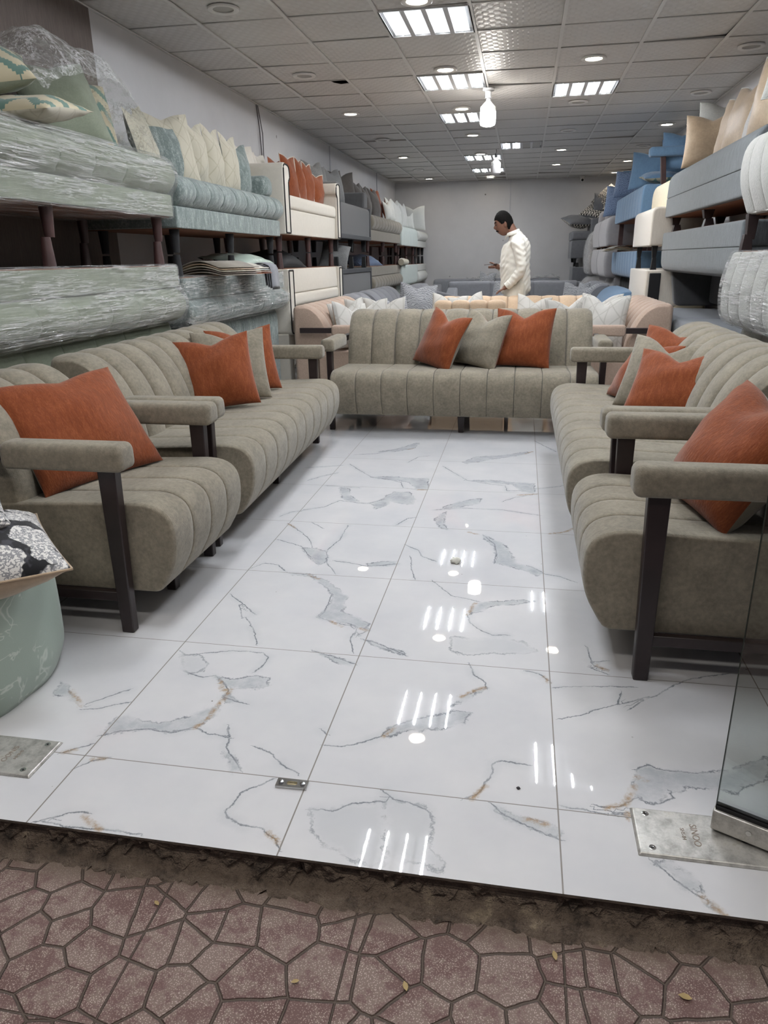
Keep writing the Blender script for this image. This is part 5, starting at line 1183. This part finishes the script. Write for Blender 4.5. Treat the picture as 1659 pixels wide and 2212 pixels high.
def merged(name, meshes, voxel, mat, parent=None, smooth_it=2):
    bm = bmesh.new()
    for me in meshes: bm.from_mesh(me)
    me = bpy.data.meshes.new('tmp'); bm.to_mesh(me); bm.free(); o = bpy.data.objects.new('tmp', me); COL.objects.link(o)
    m = o.modifiers.new('r', 'REMESH'); m.mode = 'VOXEL'; m.voxel_size = voxel; m.use_smooth_shade = True
    s = o.modifiers.new('s', 'SMOOTH'); s.factor = .5; s.iterations = smooth_it
    bpy.context.view_layer.update()
    r = bpy.data.meshes.new_from_object(o.evaluated_get(bpy.context.evaluated_depsgraph_get())); bpy.data.objects.remove(o)
    r.name = name; r.materials.clear(); r.materials.append(mat); r.polygons.foreach_set('use_smooth', [True]*len(r.polygons))
    q = bpy.data.objects.new(name, r); COL.objects.link(q)
    if parent: q.parent = parent
    return q
def man():
    t = empty('person', (-.08, 8.80, 0)); tag(t, 'man in a cream shirt standing side-on, looking down at a phone', 'person')
    # local frame: he faces -X, his left side is towards -Y
    SK = plain('brown_skin', '#785445', .55, noise=.08, scale=30)
    hd = bmesh.new(); bmesh.ops.create_uvsphere(hd, u_segments=96, v_segments=72, radius=1)
    for v in hd.verts:
        x, y, z = v.co
        X = x*.098; Y = y*.076; Z = z*.125
        if z < 0: Y *= 1-.30*(-z)**1.5; X = X*(1-.18*(-z)) - .020*(-z) if x < 0 else X*(1-.35*(-z))   # jaw narrows, stays forward
        if x < -.55 and abs(y) < .35:
            f = (-x-.55)/.45*(1-abs(y)/.35)
            X -= .024*f*math.exp(-((z+.10)/.20)**2)+.010*f*math.exp(-((z+.55)/.12)**2)+.010*f*math.exp(-((z+.88)/.12)**2)+.006*f*math.exp(-((z-.28)/.10)**2)
            X += .006*f*math.exp(-((z-.10)/.08)**2)
        if x < -.4 and .2 < abs(y) < .6: X += .008*math.exp(-((z-.08)/.12)**2)
        v.co = (X, Y, Z)
    hv = [v.co.copy() for v in hd.verts]
    def face(y, z, out=0.):
        q = min((c for c in hv if c.x < 0), key=lambda c: (c.y-y)**2+(c.z-z)**2); return tilt @ Vector((q.x-out, y, z))
    tilt = Matrix.Translation((-.155, 0, 1.560)) @ Matrix.Rotation(R(-17), 4, 'Y')
    bmesh.ops.transform(hd, matrix=tilt, verts=hd.verts)
    head = bpy.data.meshes.new('h'); hd.to_mesh(head); hd.free()
    ears = []
    for s in (-1, 1):
        e = bmesh.new(); bmesh.ops.create_uvsphere(e, u_segments=14, v_segments=10, radius=1)
        bmesh.ops.transform(e, matrix=tilt @ Matrix.Translation((.012, s*.074, -.012)) @ Matrix.Rotation(R(s*20), 4, 'Z') @ Matrix.Diagonal((.020, .010, .034, 1)), verts=e.verts)
        me = bpy.data.meshes.new('e'); e.to_mesh(me); e.free(); ears.append(me)
    torso = skin_mesh([
        [((0, 0, .92), (.155, .13)), ((.0, 0, 1.05), (.15, .125)), ((-.01, 0, 1.18), (.155, .12)), ((.0, 0, 1.32), (.15, .11)), ((-.01, 0, 1.40), (.08, .08)), ((-.05, 0, 1.46), .057), ((-.09, 0, 1.53), .055)],
        [3, ((.01, -.15, 1.345), .072), ((.02, -.195, 1.31), .062), ((.055, -.215, 1.10), .050), ((-.02, -.20, .965), .040), ((-.095, -.185, .895), .028), ((-.125, -.180, .872), (.020, .034))],
        [3, ((.01, .15, 1.345), .072), ((.01, .195, 1.31), .062), ((-.0, .215, 1.10), .050), ((-.10, .18, 1.08), .042), ((-.20, .12, 1.10), .028), ((-.235, .10, 1.115), (.034, .020))],
        [0, ((0, -.075, .82), .095), ((.0, -.10, .50), .072), ((.01, -.10, .09), .045), ((-.08, -.11, .045), .042), ((-.15, -.115, .035), .03)],
        [0, ((0, .075, .82), .095), ((.02, .10, .50), .072), ((.05, .10, .09), .045), ((-.04, .11, .045), .042), ((-.11, .115, .035), .03)]])
    fingers = []
    # left hand reaching down to the sofa back: four fingers of unequal length and a thumb
    for k, (ln, dy) in enumerate(((.068, -.026), (.078, -.009), (.072, .008), (.056, .024))):
        b = Vector((-.140, -.180+dy, .862)); fingers.append(skin_mesh([[(tuple(b+Vector((.016, 0, .016))), .010), (tuple(b), .0095), (tuple(b+Vector((-.42*ln, dy*.2, -.16*ln))), .0088), (tuple(b+Vector((-.72*ln, dy*.3, -.44*ln))), .008), (tuple(b+Vector((-.82*ln, dy*.35, -.66*ln))), .007)]]))
    fingers.append(skin_mesh([[((-.115, -.195, .878), .012), ((-.145, -.214, .862), .010), ((-.170, -.216, .842), .0085)]]))
    # right hand holding the phone, fingers curled underneath and thumb on top
    for k, (ln, dx) in enumerate(((.070, -.038), (.076, -.018), (.072, .002), (.058, .020))):
        b = Vector((-.250+dx, .100, 1.100)); fingers.append(skin_mesh([[(tuple(b+Vector((.014, .0, .012))), .010), (tuple(b+Vector((-.01, -.012, -.006))), .0095), (tuple(b+Vector((-.020, -.045, -.006))), .0088), (tuple(b+Vector((-.016, -.066, .010))), .008)]]))
    fingers.append(skin_mesh([[((-.235, .105, 1.122), .012), ((-.268, .112, 1.142), .010), ((-.300, .095, 1.150), .0085)]]))
    body = merged('body', [torso, head]+ears+fingers, .0055, SK, t, 2)
    # shirt, loose over the trousers
    shirt_m = fabric('cream_cotton_shirt', '#dcd9d0', .05, 12, sheen=.2, weave=.15)
    st = skin_mesh([
        [((.005, 0, .86), (.172, .150)), ((0, 0, .98), (.168, .145)), ((-.015, 0, 1.10), (.168, .140)), ((-.01, 0, 1.22), (.165, .135)), ((.0, 0, 1.335), (.150, .115)), ((-.01, 0, 1.40), (.095, .09)), ((-.035, 0, 1.445), (.066, .064))],
        [4, ((.01, -.15, 1.35), .080), ((.02, -.200, 1.31), .070), ((.062, -.218, 1.10), .059), ((-.01, -.205, .975), .050), ((-.070, -.190, .912), .042)],
        [4, ((.01, .15, 1.35), .080), ((.01, .205, 1.31), .075), ((-.0, .222, 1.10), .064), ((-.09, .185, 1.08), .054), ((-.165, .14, 1.09), .042)]])
    sh = merged('shirt', [st], .007, shirt_m, t, 1)
    rr = np.random.default_rng(3); me = sh.data; co = np.empty(len(me.vertices)*3); me.vertices.foreach_get('co', co); co = co.reshape(-1, 3)
    no = np.empty(len(me.vertices)*3); me.vertices.foreach_get('normal', no); no = no.reshape(-1, 3)
    x, y, z = co.T
    d = .0035*np.sin(44*z+30*x+3*np.sin(17*z+9*y))*np.sin(13*x+21*y+8*z)+.0022*np.sin(90*z-60*x+4*np.sin(23*x))
    arm = (y < -.17) | (y > .17); d = np.where(arm, d*.7+.0016*np.sin(110*z+30*x+2*np.sin(30*x)), d)
    co += no*d[:, None]; me.vertices.foreach_set('co', co.ravel()); me.update()
    # collar, cuffs, placket, pocket
    b = MB()
    for k in range(2):
        V, F = [], []; n = 20
        for i in range(n+1):
            a = PI+(-1 if k else 1)*PI*i/n; c, s = math.cos(a), math.sin(a)
            top = Vector((-.052+.064*c, .060*s, 1.485-.030*c*-1 if 0 else 1.480+.022*c)); bot = Vector((-.050+.082*c, .078*s, 1.438+.018*c-(.022 if i < 3 else 0)))
            V += [top, bot, bot+Vector((0, 0, -.003))]
        for i in range(n): F += [[i*3, i*3+1, i*3+4, i*3+3], [i*3+3, i*3+4, i*3+1, i*3][::1]]
        F = F[::2]; b.add(V, F)
    o = b.build('collar', shirt_m, t, True, 60); so = o.modifiers.new('t', 'SOLIDIFY'); so.thickness = .006
    for (p, q, r0, r1) in (((-.050, -.194, .932), (-.092, -.184, .895), .048, .043), ((-.135, .158, 1.086), (-.192, .128, 1.098), .046, .043)):
        MB().tube([p, q], [r0, r1], 20).build('cuff', shirt_m, t, True, 60)
    # trousers
    tr = skin_mesh([[((0, 0, .92), (.150, .130)), ((0, -.08, .82), .122), ((.0, -.105, .48), .098), ((.01, -.105, .10), .085)], [0, ((0, .08, .82), .122), ((.02, .105, .48), .098), ((.05, .105, .10), .085)]])
    merged('trousers', [tr], .009, fabric('stone_trousers', '#cfcabd', .06, 10), t, 1)
    # hair cap with a low fade, brows, moustache, stubble, eyes
    HA = plain('black_hair', '#0d0b0a', .8, spec=.1)
    h = bmesh.new(); bmesh.ops.create_uvsphere(h, u_segments=110, v_segments=80, radius=1); dl = []
    for v in h.verts:
        x, y, z = v.co
        lim = .42 if x < -.62 else (.42-(x+.62)*1.15 if x < -.1 else (-.18-.42*min(1, (x+.1)/.5)))
        if abs(y) > .75 and -.12 < x < .3: lim = max(lim, -.02)
        if z < lim: dl.append(v); continue
        n = 1+.02*math.sin(31*x+7)*math.sin(27*y)*math.sin(23*z)
        v.co = (x*.105*n, y*.082*n, z*(.134+.006*max(0, z))*n)
    bmesh.ops.delete(h, geom=dl, context='VERTS'); bmesh.ops.transform(h, matrix=tilt, verts=h.verts)
    me = bpy.data.meshes.new('hair'); h.to_mesh(me); h.free(); me.materials.append(HA); me.polygons.foreach_set('use_smooth', [True]*len(me.polygons))
    o = bpy.data.objects.new('hair', me); COL.objects.link(o); o.parent = t; so = o.modifiers.new('t', 'SOLIDIFY'); so.thickness = .012
    def on(x, y, z): return tilt @ Vector((x, y, z))
    MB().tube([face(y, z) for y, z in ((-.032, -.064), (-.018, -.056), (0, -.053), (.018, -.056), (.032, -.064))], [.004, .0075, .008, .0075, .004], 8).build('moustache', HA, t, True, 80)
    for s in (-1, 1):
        MB().tube([face(s*y, z) for y, z in ((.012, .032), (.028, .038), (.045, .033))], [.004, .006, .003], 6).build('eyebrow', HA, t, True, 80)
        e = MB().lathe([(.0015, -.009), (.006, -.007), (.009, 0), (.006, .007), (.0015, .009)], 14).build('eye', plain('eye_white', '#5f5148', .3), t, True, 80); e.location = face(s*.030, .010, -.005)
        p = MB().lathe([(.001, -.006), (.005, -.004), (.0055, 0), (.005, .004), (.001, .006)], 12).build('iris', M['black'], e, True, 80); p.location = (-.0065, 0, -.003)
    MB().tube([face(y, z) for y, z in ((-.020, -.072), (0, -.074), (.020, -.072))], [.003, .0055, .003], 8).build('lips', plain('lips', '#6b3f38', .5), t, True, 80)
    # phone held in front
    p = empty('mobile_phone', (-.08-.290, 8.80+.085, 1.130), (0, R(-4), R(8))); tag(p, 'dark mobile phone in the man\'s hand', 'phone')
    MB().box(-.075, .075, -.036, .036, -.004, .004).build('case', plain('brown_phone_case', '#3d2b27', .4), p, bevel=.003)
    MB().box(-.070, .070, -.033, .033, .004, .0046).build('screen', plain('phone_glass', '#111216', .08), p)
man()
